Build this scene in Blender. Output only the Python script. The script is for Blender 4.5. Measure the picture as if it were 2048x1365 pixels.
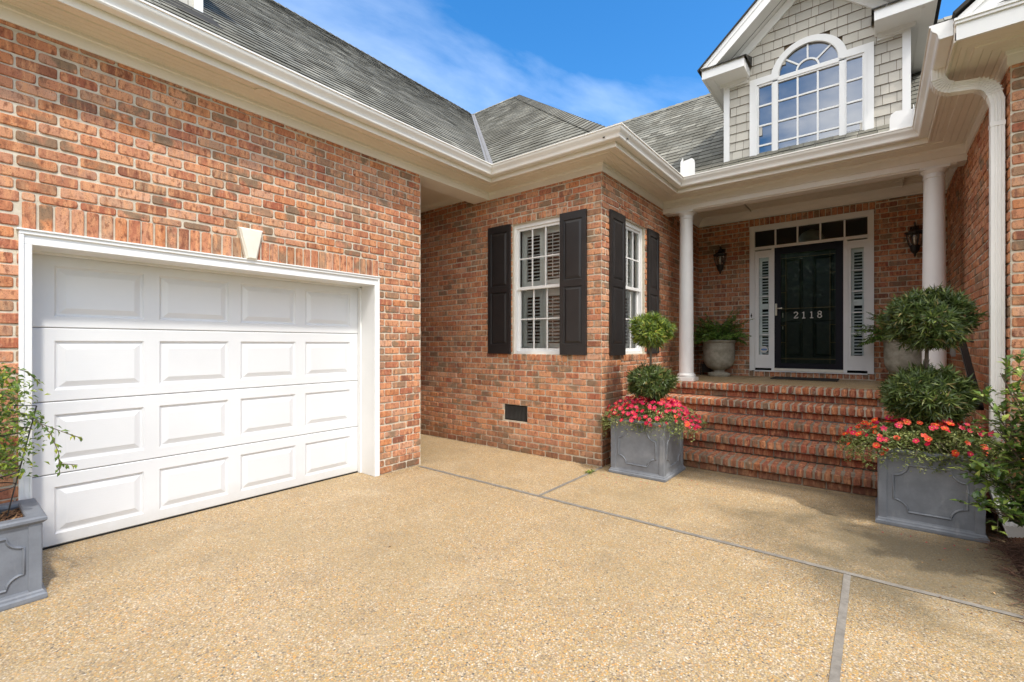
import bpy, math, random
from mathutils import Vector, Matrix
R = random.Random(7)
PI = math.pi
scene = bpy.context.scene
for o in list(bpy.data.objects):
    bpy.data.objects.remove(o)
col = scene.collection

# ------------------------------------------------------------------ camera
TH = math.radians(38.4)
EYE = 1.42
cam = bpy.data.cameras.new("camera")
camo = bpy.data.objects.new("camera", cam)
col.objects.link(camo)
camo.location = (0, 0, EYE)
camo.rotation_euler = (PI/2, 0, TH)
cam.sensor_width = 36
cam.lens = 36*917/2048
cam.shift_y = 0.0032
cam.clip_start = 0.05
cam.clip_end = 600
scene.camera = camo

# ------------------------------------------------------------------ sky, sun, exposure
SUN = Vector((0.64, -0.17, 1.0)).normalized()
w = bpy.data.worlds.new("World")
scene.world = w
w.use_nodes = True
nt = w.node_tree
nt.nodes.clear()
N = nt.nodes.new
L = nt.links.new
out = N('ShaderNodeOutputWorld'); bg = N('ShaderNodeBackground')
sky = N('ShaderNodeTexSky'); sky.sky_type = 'NISHITA'; sky.sun_disc = False
sky.sun_elevation = math.asin(SUN.z)
sky.sun_rotation = math.atan2(SUN.x, SUN.y)
sky.air_density = 1.0; sky.dust_density = 0.6; sky.ozone_density = 2.0
hs = N('ShaderNodeHueSaturation'); hs.inputs['Saturation'].default_value = 1.38
hs.inputs['Value'].default_value = 1.0
L(sky.outputs[0], hs.inputs['Color'])
# thin high cirrus: stretched noise in direction space
tc = N('ShaderNodeTexCoord'); sep = N('ShaderNodeSeparateXYZ'); L(tc.outputs['Generated'], sep.inputs[0])
def M(op, a, b=None):
    n = N('ShaderNodeMath'); n.operation = op
    for i, v in enumerate((a, b)):
        if v is None: continue
        if isinstance(v, (int, float)): n.inputs[i].default_value = v
        else: L(v, n.inputs[i])
    return n.outputs[0]
den = M('MAXIMUM', M('ADD', sep.outputs[2], 0.12), 0.05)
px_ = M('DIVIDE', sep.outputs[0], den); py_ = M('DIVIDE', sep.outputs[1], den)
cmb = N('ShaderNodeCombineXYZ'); L(px_, cmb.inputs[0]); L(py_, cmb.inputs[1])
mr_ = N('ShaderNodeMapping'); mr_.inputs['Rotation'].default_value = (0, 0, math.radians(-74)); L(cmb.outputs[0], mr_.inputs[0])
mp = N('ShaderNodeMapping')
mp.inputs['Scale'].default_value = (0.55, 1.25, 1); mp.inputs['Location'].default_value = (12.4, 5.2, 0)
L(mr_.outputs[0], mp.inputs[0])
nz = N('ShaderNodeTexNoise'); nz.inputs['Scale'].default_value = 1.1; nz.inputs['Detail'].default_value = 9
nz.inputs['Roughness'].default_value = 0.55; nz.inputs['Distortion'].default_value = 0.5
L(mp.outputs[0], nz.inputs['Vector'])
rp = N('ShaderNodeValToRGB'); rp.color_ramp.elements[0].position = 0.50; rp.color_ramp.elements[1].position = 0.92
rp.color_ramp.elements[0].color = (0, 0, 0, 1); rp.color_ramp.elements[1].color = (0.5, 0.5, 0.5, 1)
L(nz.outputs[0], rp.inputs[0])
mx = N('ShaderNodeMixRGB'); L(rp.outputs[0], mx.inputs[0]); L(hs.outputs[0], mx.inputs[1])
mx.inputs[2].default_value = (6.6, 7.2, 8.0, 1)
# broken white cloud, added unseen as fill light, over the southern half of the sky (behind the camera)
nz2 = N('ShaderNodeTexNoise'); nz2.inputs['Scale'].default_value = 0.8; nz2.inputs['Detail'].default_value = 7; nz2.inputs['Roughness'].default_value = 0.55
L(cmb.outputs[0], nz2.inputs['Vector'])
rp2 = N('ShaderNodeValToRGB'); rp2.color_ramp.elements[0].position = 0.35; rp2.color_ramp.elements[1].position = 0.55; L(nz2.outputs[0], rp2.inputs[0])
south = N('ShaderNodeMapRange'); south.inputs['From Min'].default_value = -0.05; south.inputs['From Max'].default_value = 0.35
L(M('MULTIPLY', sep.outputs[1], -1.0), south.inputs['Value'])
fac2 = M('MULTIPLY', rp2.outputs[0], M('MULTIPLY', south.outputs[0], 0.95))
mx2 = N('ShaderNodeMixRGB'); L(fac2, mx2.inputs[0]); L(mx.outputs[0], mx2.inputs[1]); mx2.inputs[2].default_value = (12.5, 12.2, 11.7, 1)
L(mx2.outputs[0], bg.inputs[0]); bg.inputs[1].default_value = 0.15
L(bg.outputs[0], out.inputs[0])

sl = bpy.data.lights.new("sun", 'SUN'); sl.energy = 2.0; sl.angle = math.radians(3); sl.color = (1.0, 0.94, 0.84)
so = bpy.data.objects.new("sun", sl); col.objects.link(so)
so.rotation_euler = SUN.to_track_quat('Z', 'Y').to_euler()
so.location = SUN*30

scene.view_settings.view_transform = 'Standard'
scene.view_settings.look = 'None'
scene.view_settings.exposure = 0.88
scene.view_settings.gamma = 1.0
scene.render.resolution_x = 1024; scene.render.resolution_y = 682
try:
    scene.cycles.max_bounces = 8; scene.cycles.diffuse_bounces = 5; scene.cycles.transparent_max_bounces = 24
    scene.cycles.sample_clamp_indirect = 6
except Exception: pass

# ------------------------------------------------------------------ materials
class NT:
    def __init__(s, name):
        s.m = bpy.data.materials.new(name); s.m.use_nodes = True
        s.t = s.m.node_tree; s.b = s.t.nodes['Principled BSDF']; s.o = s.t.nodes['Material Output']
    def n(s, typ, **kw):
        x = s.t.nodes.new(typ)
        for k, v in kw.items():
            if k in x.inputs: x.inputs[k].default_value = v
            else: setattr(x, k, v)
        return x
    def l(s, a, b): s.t.links.new(a, b)
    def coord(s, scale=(1, 1, 1)):
        c = s.n('ShaderNodeTexCoord'); m = s.n('ShaderNodeMapping'); m.inputs['Scale'].default_value = scale
        s.l(c.outputs['Object'], m.inputs[0]); return m.outputs[0]
    def noise(s, scale, detail=4, rough=.5, vec=None, dist=0):
        x = s.n('ShaderNodeTexNoise'); x.inputs['Scale'].default_value = scale; x.inputs['Detail'].default_value = detail
        x.inputs['Roughness'].default_value = rough; x.inputs['Distortion'].default_value = dist
        s.l(vec if vec is not None else s.coord(), x.inputs['Vector']); return x.outputs[0]
    def ramp(s, fac, stops, interp='LINEAR'):
        r = s.n('ShaderNodeValToRGB'); cr = r.color_ramp; cr.interpolation = interp
        while len(cr.elements) > 1: cr.elements.remove(cr.elements[0])
        cr.elements[0].position = stops[0][0]; cr.elements[0].color = (*stops[0][1], 1)
        for p, c in stops[1:]:
            e = cr.elements.new(p); e.color = (*c, 1)
        s.l(fac, r.inputs[0]); return r.outputs[0]
    def mix(s, a, b, fac, mode='MIX'):
        m = s.n('ShaderNodeMixRGB', blend_type=mode)
        for i, v in ((0, fac), (1, a), (2, b)):
            if isinstance(v, (int, float)): m.inputs[i].default_value = v
            elif isinstance(v, tuple): m.inputs[i].default_value = (*v, 1)
            else: s.l(v, m.inputs[i])
        return m.outputs[0]
    def math(s, op, a, b=0.0):
        m = s.n('ShaderNodeMath', operation=op)
        for i, v in ((0, a), (1, b)):
            if isinstance(v, (int, float)): m.inputs[i].default_value = v
            else: s.l(v, m.inputs[i])
        return m.outputs[0]
    def rnd(s):
        g = s.n('ShaderNodeNewGeometry'); return g.outputs['Random Per Island']
    def rnd2(s, k=57.31):
        return s.math('FRACT', s.math('MULTIPLY', s.rnd(), k))
    def bump(s, h, strength=.3, dist=.01, normal=None):
        b = s.n('ShaderNodeBump'); b.inputs['Strength'].default_value = strength; b.inputs['Distance'].default_value = dist
        s.l(h, b.inputs['Height'])
        if normal is not None: s.l(normal, b.inputs['Normal'])
        return b.outputs[0]
    def fin(s, colr, rough=.7, normal=None, metal=0, spec=None):
        if isinstance(colr, tuple): s.b.inputs['Base Color'].default_value = (*colr, 1)
        else: s.l(colr, s.b.inputs['Base Color'])
        if isinstance(rough, (int, float)): s.b.inputs['Roughness'].default_value = rough
        else: s.l(rough, s.b.inputs['Roughness'])
        s.b.inputs['Metallic'].default_value = metal
        if spec is not None: s.b.inputs['Specular IOR Level'].default_value = spec
        if normal is not None: s.l(normal, s.b.inputs['Normal'])
        return s.m

def pm(name, c, rough=.5, var=.12, scale=3.0, bump=0.0, bs=60, metal=0, spec=None):
    t = NT(name)
    d = tuple(x*(1-var) for x in c); e = tuple(min(1, x*(1+var*.5)) for x in c)
    colr = t.ramp(t.noise(scale, 6, .6), [(.3, d), (.7, e)])
    nrm = t.bump(t.noise(bs, 5, .6), bump, .004) if bump else None
    return t.fin(colr, rough, nrm, metal, spec)

def brick_mat(name, stops, dark=.0):
    t = NT(name)
    r = t.rnd()
    base = t.ramp(r, stops)
    vec = t.coord((1, 1, 1))
    st = t.noise(26, 4, .65, t.coord((1, 1, .22)))          # vertical streaks in the clay
    c = t.mix(base, (.68, .34, .17), t.ramp(st, [(.46, (0, 0, 0)), (.64, (.8, .8, .8))]))
    st2 = t.noise(38, 3, .6, t.coord((1, 1, .5)))
    c = t.mix(c, (.17, .055, .03), t.ramp(st2, [(.51, (0, 0, 0)), (.68, (.8, .8, .8))]))
    # sanded grey-olive flashing on some bricks
    sel = t.ramp(t.rnd2(31.7), [(.72, (0, 0, 0)), (.84, (1, 1, 1))])
    patch = t.ramp(t.noise(9, 3, .5), [(.42, (0, 0, 0)), (.56, (.8, .8, .8))])
    f = t.mix((0, 0, 0), sel, patch)
    c = t.mix(c, (.19, .145, .095), f)
    sp = t.noise(170, 3, .6, vec)
    c = t.mix(c, (.05, .025, .018), t.ramp(sp, [(.58, (0, 0, 0)), (.68, (.85, .85, .85))]))
    # pale mortar smears
    c = t.mix(c, (.52, .45, .36), t.ramp(t.noise(14, 5, .7, vec), [(.60, (0, 0, 0)), (.78, (.5, .5, .5))]))
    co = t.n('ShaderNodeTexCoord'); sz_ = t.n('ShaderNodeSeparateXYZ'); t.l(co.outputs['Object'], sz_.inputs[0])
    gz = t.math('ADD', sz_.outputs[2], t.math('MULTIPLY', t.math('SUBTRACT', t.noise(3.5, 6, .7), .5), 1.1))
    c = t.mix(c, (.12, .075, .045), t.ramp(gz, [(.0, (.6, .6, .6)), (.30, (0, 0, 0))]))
    c = t.mix(c, (.20, .11, .07), t.ramp(t.noise(1.3, 6, .65, t.coord((1, 1, .5))), [(.50, (0, 0, 0)), (.75, (.35, .35, .35))]))
    h = t.noise(75, 6, .65, vec)
    return t.fin(c, .85, t.bump(h, .55, .004), 0, .25)
BR_STOPS = [(0, (.47, .17, .085)), (.13, (.57, .28, .155)), (.27, (.36, .11, .06)), (.41, (.59, .31, .19)),
            (.55, (.43, .165, .09)), (.66, (.54, .215, .09)), (.75, (.22, .085, .055)), (.86, (.62, .35, .225)), (.93, (.31, .19, .115)), (1, (.40, .22, .14))]
m_brick = brick_mat('brick', BR_STOPS)
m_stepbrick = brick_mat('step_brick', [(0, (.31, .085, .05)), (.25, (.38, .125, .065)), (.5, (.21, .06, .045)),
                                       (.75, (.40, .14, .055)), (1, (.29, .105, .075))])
def mortar_mat():
    t = NT('mortar')
    c = t.ramp(t.noise(18, 6, .7), [(.3, (.44, .385, .295)), (.6, (.59, .525, .42)), (.8, (.68, .62, .51))])
    return t.fin(c, .95, t.bump(t.noise(120, 5, .7), .6, .004))
m_mortar = mortar_mat()
m_topmortar = pm('top_step_mortar', (.42, .37, .29), .95, .4, 6, .6, 120)
m_stepmortar = pm('step_mortar', (.25, .20, .145), .95, .45, 6, .6, 120)
m_white = pm('white_paint', (.76, .76, .75), .38, .05, 2.5, .08, 90)
m_cream = pm('cream_trim', (.74, .69, .60), .5, .06, 2.0, .06, 60)
m_frieze = pm('frieze_trim', (.78, .75, .70), .5, .05, 2.0, .06, 60)
m_gutter = pm('gutter_white', (.78, .76, .72), .32, .07, 1.5, .05, 30)
m_black = pm('black_shutter', (.020, .018, .018), .42, .25, 4, .25, 120)
m_doorblack = pm('door_black', (.008, .008, .013), .5, .2, 5, spec=.2)
m_iron = pm('black_iron', (.014, .013, .012), .45, .3, 9, .2, 90)
m_brass = pm('brushed_nickel', (.62, .57, .47), .3, .1, 9, metal=.85)
m_dark = pm('dark_interior', (.012, .012, .012), .9, .1, 2)
m_room = pm('room_shadow', (.045, .042, .038), .9, .2, 2)
m_keystone = pm('keystone_paint', (.74, .70, .60), .6, .08, 6, .3, 70)

def garage_door_mat():
    t = NT('garage_door_paint')
    g = t.noise(22, 5, .6, t.coord((1, .35, 9)))
    c = t.ramp(t.noise(1.6, 5, .6), [(.3, (.63, .635, .645)), (.7, (.68, .685, .69))])
    co = t.n('ShaderNodeTexCoord'); sz_ = t.n('ShaderNodeSeparateXYZ'); t.l(co.outputs['Object'], sz_.inputs[0])
    gz = t.math('ADD', sz_.outputs[2], t.math('MULTIPLY', t.noise(5, 6, .7), .22))
    c = t.mix(c, (.42, .39, .33), t.ramp(gz, [(.10, (.45, .45, .45)), (.28, (0, 0, 0))]))
    return t.fin(c, .42, t.bump(g, .18, .003), 0, .4)
m_gdoor = garage_door_mat()

def lead_mat():
    t = NT('planter_lead')
    a = t.noise(3.2, 7, .65)
    c = t.ramp(a, [(.28, (.115, .125, .145)), (.5, (.17, .185, .21)), (.72, (.25, .265, .29))])
    s = t.noise(7, 5, .7, t.coord((1, 1, .25)))
    c = t.mix(c, (.33, .33, .32), t.ramp(s, [(.58, (0, 0, 0)), (.78, (.5, .5, .5))]))
    return t.fin(c, .55, t.bump(t.noise(60, 4, .6), .2, .003), 0, .4)
m_lead = lead_mat()

def urn_mat():
    t = NT('aged_stone_urn')
    a = t.noise(9, 7, .7)
    c = t.ramp(a, [(.3, (.20, .185, .14)), (.55, (.34, .32, .26)), (.75, (.44, .42, .35))])
    c = t.mix(c, (.13, .125, .09), t.ramp(t.noise(4, 6, .7, t.coord((1, 1, 2))), [(.5, (0, 0, 0)), (.75, (.6, .6, .6))]))
    return t.fin(c, .85, t.bump(t.noise(50, 6, .7), .4, .006))
m_urn = urn_mat()

def aggregate(name, dirt_shade=True):
    t = NT(name)
    vec = t.coord()
    dn = t.n('ShaderNodeTexNoise'); dn.inputs['Scale'].default_value = 60; t.l(vec, dn.inputs['Vector'])
    vv = t.mix(vec, dn.outputs['Color'], .008)
    def pebbles(scale):
        v = t.n('ShaderNodeTexVoronoi'); v.inputs['Scale'].default_value = scale; t.l(vv, v.inputs['Vector'])
        sp = t.n('ShaderNodeSeparateColor'); t.l(v.outputs['Color'], sp.inputs[0])
        return v.outputs['Distance'], sp.outputs[0], sp.outputs[1]
    d, r, g = pebbles(122)
    c = t.ramp(r, [(0, (.45, .32, .17)), (.16, (.56, .31, .10)), (.28, (.55, .45, .32)), (.42, (.37, .26, .155)),
                   (.55, (.58, .49, .355)), (.66, (.50, .32, .11)), (.80, (.25, .185, .12)), (.90, (.50, .385, .235)), (.955, (.10, .095, .09)), (.98, (.70, .65, .54))], 'CONSTANT')
    d2, r2, g2 = pebbles(230)
    c2 = t.ramp(r2, [(0, (.40, .30, .165)), (.3, (.50, .35, .145)), (.6, (.30, .235, .14)), (.85, (.54, .45, .30))], 'CONSTANT')
    isbig = t.ramp(g, [(.62, (0, 0, 0)), (.64, (1, 1, 1))])
    c = t.mix(c, c2, isbig)
    gap = t.ramp(d, [(.45, (0, 0, 0)), (.78, (.75, .75, .75))])
    c = t.mix(c, (.20, .165, .115), gap)
    big = t.noise(.9, 6, .6)
    c = t.mix(c, (.30, .235, .13), t.ramp(big, [(.42, (0, 0, 0)), (.72, (.5, .5, .5))]))
    c = t.mix(c, (.18, .145, .10), t.ramp(t.noise(3.1, 7, .7), [(.50, (0, 0, 0)), (.78, (.42, .42, .42))]))
    c = t.mix(c, (.66, .58, .44), t.ramp(t.noise(1.7, 7, .7, t.coord((1.3, 1, 1))), [(.52, (0, 0, 0)), (.80, (.25, .25, .25))]))
    c = t.mix(c, (.98, .96, .95), 1.0, 'MULTIPLY')
    if dirt_shade:
        # mildew and dirt stains, with soft tree shade painted in, on the walk towards the right planter
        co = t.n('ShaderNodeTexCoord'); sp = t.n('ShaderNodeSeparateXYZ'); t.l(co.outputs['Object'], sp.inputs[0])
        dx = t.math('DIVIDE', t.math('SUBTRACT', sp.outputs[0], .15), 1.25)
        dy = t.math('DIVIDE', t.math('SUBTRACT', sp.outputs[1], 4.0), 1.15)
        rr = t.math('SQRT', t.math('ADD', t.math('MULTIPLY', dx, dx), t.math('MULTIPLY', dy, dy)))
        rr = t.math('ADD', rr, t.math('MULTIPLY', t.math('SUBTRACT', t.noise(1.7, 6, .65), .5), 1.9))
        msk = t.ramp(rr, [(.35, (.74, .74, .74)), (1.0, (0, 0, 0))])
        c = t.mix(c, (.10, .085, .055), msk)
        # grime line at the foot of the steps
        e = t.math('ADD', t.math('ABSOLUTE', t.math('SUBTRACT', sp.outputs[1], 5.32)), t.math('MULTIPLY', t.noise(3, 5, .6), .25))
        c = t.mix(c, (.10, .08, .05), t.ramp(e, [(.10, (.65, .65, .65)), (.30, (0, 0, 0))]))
    h = t.math('SUBTRACT', 1.0, d)
    nb = t.bump(h, .55, .004)
    rough = .62
    return t.fin(c, rough, nb, 0, .35)
m_agg = aggregate('exposed_aggregate')
m_agg2 = aggregate('porch_aggregate', False)

def wood_strip():
    t = NT('weathered_wood_strip')
    c = t.ramp(t.noise(14, 6, .7, t.coord((1, 1, 1))), [(.3, (.14, .125, .105)), (.7, (.27, .245, .21))])
    return t.fin(c, .85, t.bump(t.noise(90, 4, .6), .4, .003))
m_strip = wood_strip()

def shingle_mat(name, stops, streak=.5):
    t = NT(name)
    c = t.ramp(t.rnd(), stops)
    s = t.noise(1.3, 7, .68, t.coord((1, 1, .8)))
    c = t.mix(c, (.09, .085, .065), t.ramp(s, [(.43, (0, 0, 0)), (.64, (streak, streak, streak))]))
    c = t.mix(c, (.30, .30, .27), t.ramp(t.noise(160, 3, .6), [(.55, (0, 0, 0)), (.75, (.4, .4, .4))]))
    return t.fin(c, .9, t.bump(t.noise(220, 3, .6), .5, .004), 0, .2)
m_shingle = shingle_mat('roof_shingle', [(0, (.165, .16, .135)), (.3, (.215, .212, .18)), (.6, (.175, .166, .135)), (.8, (.29, .28, .235)), (1, (.11, .102, .082))], .8)
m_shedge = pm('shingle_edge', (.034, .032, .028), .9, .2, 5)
m_shake = shingle_mat('cedar_shake_siding', [(0, (.50, .475, .42)), (.5, (.56, .53, .465)), (1, (.46, .435, .385))], .0)
m_shakeedge = pm('shake_gap', (.17, .12, .075), .9, .2, 5)
m_flash = pm('valley_metal', (.27, .26, .25), .6, .15, 6, metal=.25)

def glass_mat(name, tint=(.9, .93, .92), refl=.10, rough=.0, f_hi=.9):
    m = bpy.data.materials.new(name); m.use_nodes = True
    t = m.node_tree; t.nodes.clear()
    o = t.nodes.new('ShaderNodeOutputMaterial'); tr = t.nodes.new('ShaderNodeBsdfTransparent'); gl = t.nodes.new('ShaderNodeBsdfGlossy')
    tr.inputs[0].default_value = (*tint, 1); gl.inputs['Roughness'].default_value = rough; gl.inputs[0].default_value = (1, 1, 1, 1)
    lw = t.nodes.new('ShaderNodeLayerWeight'); lw.inputs[0].default_value = .35
    mr = t.nodes.new('ShaderNodeMapRange'); mr.inputs['To Min'].default_value = refl; mr.inputs['To Max'].default_value = f_hi
    t.links.new(lw.outputs['Fresnel'], mr.inputs['Value'])
    mxs = t.nodes.new('ShaderNodeMixShader'); t.links.new(mr.outputs[0], mxs.inputs[0])
    t.links.new(tr.outputs[0], mxs.inputs[1]); t.links.new(gl.outputs[0], mxs.inputs[2]); t.links.new(mxs.outputs[0], o.inputs[0])
    return m
m_glass = glass_mat('window_glass', (.94, .98, .96), .05)
m_glassdark = glass_mat('screened_glass', (.72, .77, .76), .05)
m_glassdormer = glass_mat('dormer_glass', (.55, .6, .6), .22)
m_glassdoor = glass_mat('storm_door_glass', (.60, .64, .62), .05, 0, .6)
m_glasslamp = glass_mat('lamp_glass', (.8, .8, .78), .12)

def leaf_mat(name, stops, rough=.4, trans=.35):
    t = NT(name)
    c = t.ramp(t.rnd(), stops)
    c = t.mix(c, t.ramp(t.rnd2(), [(0, (.5, .5, .5)), (1, (1.2, 1.2, 1.1))]), .35, 'MULTIPLY')
    t.fin(c, rough, None, 0, .5)
    tr = t.n('ShaderNodeBsdfTranslucent'); t.l(c, tr.inputs[0])
    ms = t.n('ShaderNodeMixShader'); ms.inputs[0].default_value = trans
    t.l(t.b.outputs[0], ms.inputs[1]); t.l(tr.outputs[0], ms.inputs[2]); t.l(ms.outputs[0], t.o.inputs[0])
    return t.m
m_podo = leaf_mat('podocarpus_leaf', [(0, (.07, .11, .025)), (.35, (.11, .18, .03)), (.6, (.19, .28, .04)), (.85, (.32, .40, .05)), (.97, (.45, .48, .08)), (1, (.38, .24, .08))], .38)
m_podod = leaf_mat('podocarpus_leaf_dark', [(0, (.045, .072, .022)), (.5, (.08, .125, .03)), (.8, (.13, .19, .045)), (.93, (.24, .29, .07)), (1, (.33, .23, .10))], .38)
m_cam = leaf_mat('camellia_leaf', [(0, (.055, .10, .025)), (.5, (.11, .19, .04)), (.8, (.22, .32, .055)), (1, (.40, .47, .10))], .28, .25)
m_vine = leaf_mat('vine_leaf', [(0, (.07, .13, .025)), (.5, (.14, .23, .035)), (.8, (.26, .35, .04)), (1, (.42, .46, .05))], .4, .45)
m_fern = leaf_mat('fern_leaf', [(0, (.07, .15, .03)), (.6, (.15, .28, .05)), (1, (.26, .42, .08))], .5, .4)
m_moss = leaf_mat('portulaca_leaf', [(0, (.11, .15, .04)), (.5, (.22, .27, .08)), (.85, (.38, .42, .15)), (1, (.55, .56, .28))], .45, .3)
m_tree = leaf_mat('tree_leaf', [(0, (.025, .05, .015)), (.6, (.05, .09, .025)), (1, (.09, .14, .04))], .5, .3)
m_pink = leaf_mat('pink_petal', [(0, (.50, .003, .035)), (.5, (.66, .005, .055)), (.8, (.55, .004, .10)), (1, (.70, .02, .02))], .5, .3)
m_orange = leaf_mat('orange_petal', [(0, (.78, .04, .008)), (.5, (.80, .10, .008)), (1, (.66, .012, .02))], .5, .3)
m_yellow = pm('flower_centre', (.75, .45, .05), .6)
m_bark = pm('bark', (.11, .085, .06), .9, .4, 12, .7, 50)
m_soil = pm('bark_mulch_soil', (.085, .045, .025), .95, .5, 25, .8, 60)
def chip_mat():
    t = NT('mulch_chip')
    c = t.ramp(t.rnd(), [(0, (.09, .045, .025)), (.5, (.17, .085, .04)), (.85, (.30, .16, .07)), (1, (.42, .27, .13))])
    return t.fin(c, .9)
m_chip = chip_mat()
m_straw = (lambda t: t.fin(t.ramp(t.rnd(), [(0, (.05, .025, .018)), (.6, (.11, .055, .035)), (1, (.20, .11, .07))]), .9))(NT('pine_straw'))
m_grass = pm('lawn_grass', (.07, .11, .03), .9, .4, 3, .5, 50)
m_number = pm('white_vinyl', (.62, .60, .55), .5, .05, 9)
m_bluesign = pm('blue_ink', (.03, .16, .45), .5, .05, 9)
m_came = pm('brass_came', (.16, .12, .045), .4, .1, 9, metal=.6)
m_grey = pm('grey_plastic', (.30, .30, .29), .5, .1, 9)
m_lampshade = pm('frosted_shade', (.45, .42, .33), .6, .1, 4)
m_mat = pm('rubber_mat', (.02, .02, .02), .9, .3, 30, .8, 200)
m_stone_gnd = pm('gravel_dust', (.25, .2, .14), .95, .3, 8)

# ------------------------------------------------------------------ mesh helpers
class MB:
    def __init__(s): s.v = []; s.f = []; s.mi = []; s.sm = False
    def add(s, vs, fs, mi=0):
        o = len(s.v); s.v += [tuple(p) for p in vs]
        for f in fs: s.f.append(tuple(i+o for i in f)); s.mi.append(mi)
    def quad(s, a, b, c, d, mi=0): s.add([a, b, c, d], [(0, 1, 2, 3)], mi)
    def box(s, x0, x1, y0, y1, z0, z1, mi=0):
        s.add([(x0, y0, z0), (x1, y0, z0), (x1, y1, z0), (x0, y1, z0), (x0, y0, z1), (x1, y0, z1), (x1, y1, z1), (x0, y1, z1)],
              [(0, 3, 2, 1), (4, 5, 6, 7), (0, 1, 5, 4), (1, 2, 6, 5), (2, 3, 7, 6), (3, 0, 4, 7)], mi)
    def cbox(s, x0, x1, y0, y1, z0, z1, c=.005, mi=0, jit=0):
        """box with chamfered edges"""
        P = {}; vs = []
        X = (x0, x1); Y = (y0, y1); Z = (z0, z1)
        for i in (0, 1):
            for j in (0, 1):
                for k in (0, 1):
                    sx, sy, sz = (1, -1)[i], (1, -1)[j], (1, -1)[k]
                    jx, jy, jz = ((R.uniform(-jit, jit) for _ in range(3)) if jit else (0, 0, 0))
                    for a in range(3):
                        p = [X[i]+sx*c+jx, Y[j]+sy*c+jy, Z[k]+sz*c+jz]
                        p[a] = (X[i]+jx, Y[j]+jy, Z[k]+jz)[a]
                        P[(i, j, k, a)] = len(vs); vs.append(tuple(p))
        fs = []
        for i in (0, 1): fs.append([P[(i, 0, 0, 0)], P[(i, 1, 0, 0)], P[(i, 1, 1, 0)], P[(i, 0, 1, 0)]])
        for j in (0, 1): fs.append([P[(0, j, 0, 1)], P[(0, j, 1, 1)], P[(1, j, 1, 1)], P[(1, j, 0, 1)]])
        for k in (0, 1): fs.append([P[(0, 0, k, 2)], P[(1, 0, k, 2)], P[(1, 1, k, 2)], P[(0, 1, k, 2)]])
        for j in (0, 1):
            for k in (0, 1): fs.append([P[(0, j, k, 1)], P[(1, j, k, 1)], P[(1, j, k, 2)], P[(0, j, k, 2)]])
        for i in (0, 1):
            for k in (0, 1): fs.append([P[(i, 0, k, 0)], P[(i, 1, k, 0)], P[(i, 1, k, 2)], P[(i, 0, k, 2)]])
        for i in (0, 1):
            for j in (0, 1): fs.append([P[(i, j, 0, 0)], P[(i, j, 1, 0)], P[(i, j, 1, 1)], P[(i, j, 0, 1)]])
        for i in (0, 1):
            for j in (0, 1):
                for k in (0, 1): fs.append([P[(i, j, k, 0)], P[(i, j, k, 1)], P[(i, j, k, 2)]])
        s.add(vs, fs, mi)
    def tube(s, pts, r, n=8, mi=0, caps=True):
        pts = [Vector(p) for p in pts]
        if not isinstance(r, (list, tuple)): r = [r]*len(pts)
        o = len(s.v); prev = None
        for i, p in enumerate(pts):
            d = (pts[min(i+1, len(pts)-1)]-pts[max(i-1, 0)])
            d = d.normalized() if d.length > 1e-9 else Vector((0, 0, 1))
            if prev is None:
                a = Vector((0, 0, 1)) if abs(d.z) < .9 else Vector((1, 0, 0)); u = d.cross(a).normalized()
            else: u = (prev-d*prev.dot(d)).normalized()
            prev = u; q = d.cross(u)
            for k in range(n):
                t = 2*PI*k/n; s.v.append(tuple(p+(u*math.cos(t)+q*math.sin(t))*r[i]))
        for i in range(len(pts)-1):
            for k in range(n):
                s.f.append((o+i*n+k, o+i*n+(k+1) % n, o+(i+1)*n+(k+1) % n, o+(i+1)*n+k)); s.mi.append(mi)
        if caps:
            s.f.append(tuple(o+k for k in reversed(range(n)))); s.mi.append(mi)
            e = o+(len(pts)-1)*n; s.f.append(tuple(e+k for k in range(n))); s.mi.append(mi)
    def bar(s, pts, w, h, up=(0, 0, 1), mi=0, rib=None):
        """rectangular section swept along points; w along side, h along 'up'. rib = list of (a,b) section points instead"""
        pts = [Vector(p) for p in pts]
        sec = rib or [(-w/2, -h/2), (w/2, -h/2), (w/2, h/2), (-w/2, h/2)]
        n = len(sec); o = len(s.v); prev = None
        for i, p in enumerate(pts):
            d = (pts[min(i+1, len(pts)-1)]-pts[max(i-1, 0)]).normalized()
            u0 = Vector(up) if prev is None else prev
            u0 = (u0-d*u0.dot(d)).normalized(); prev = u0; q = d.cross(u0)
            for a, b in sec: s.v.append(tuple(p+q*a+u0*b))
        for i in range(len(pts)-1):
            for k in range(n):
                s.f.append((o+i*n+k, o+i*n+(k+1) % n, o+(i+1)*n+(k+1) % n, o+(i+1)*n+k)); s.mi.append(mi)
        s.f.append(tuple(o+k for k in reversed(range(n)))); s.mi.append(mi)
        e = o+(len(pts)-1)*n; s.f.append(tuple(e+k for k in range(n))); s.mi.append(mi)
    def lathe(s, prof, c=(0, 0, 0), n=32, mi=0):
        o = len(s.v)
        for r, z in prof:
            for k in range(n):
                t = 2*PI*k/n; s.v.append((c[0]+r*math.cos(t), c[1]+r*math.sin(t), c[2]+z))
        for i in range(len(prof)-1):
            for k in range(n):
                s.f.append((o+i*n+k, o+i*n+(k+1) % n, o+(i+1)*n+(k+1) % n, o+(i+1)*n+k)); s.mi.append(mi)
        s.f.append(tuple(o+k for k in reversed(range(n)))); s.mi.append(mi)
        e = o+(len(prof)-1)*n; s.f.append(tuple(e+k for k in range(n))); s.mi.append(mi)
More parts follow.
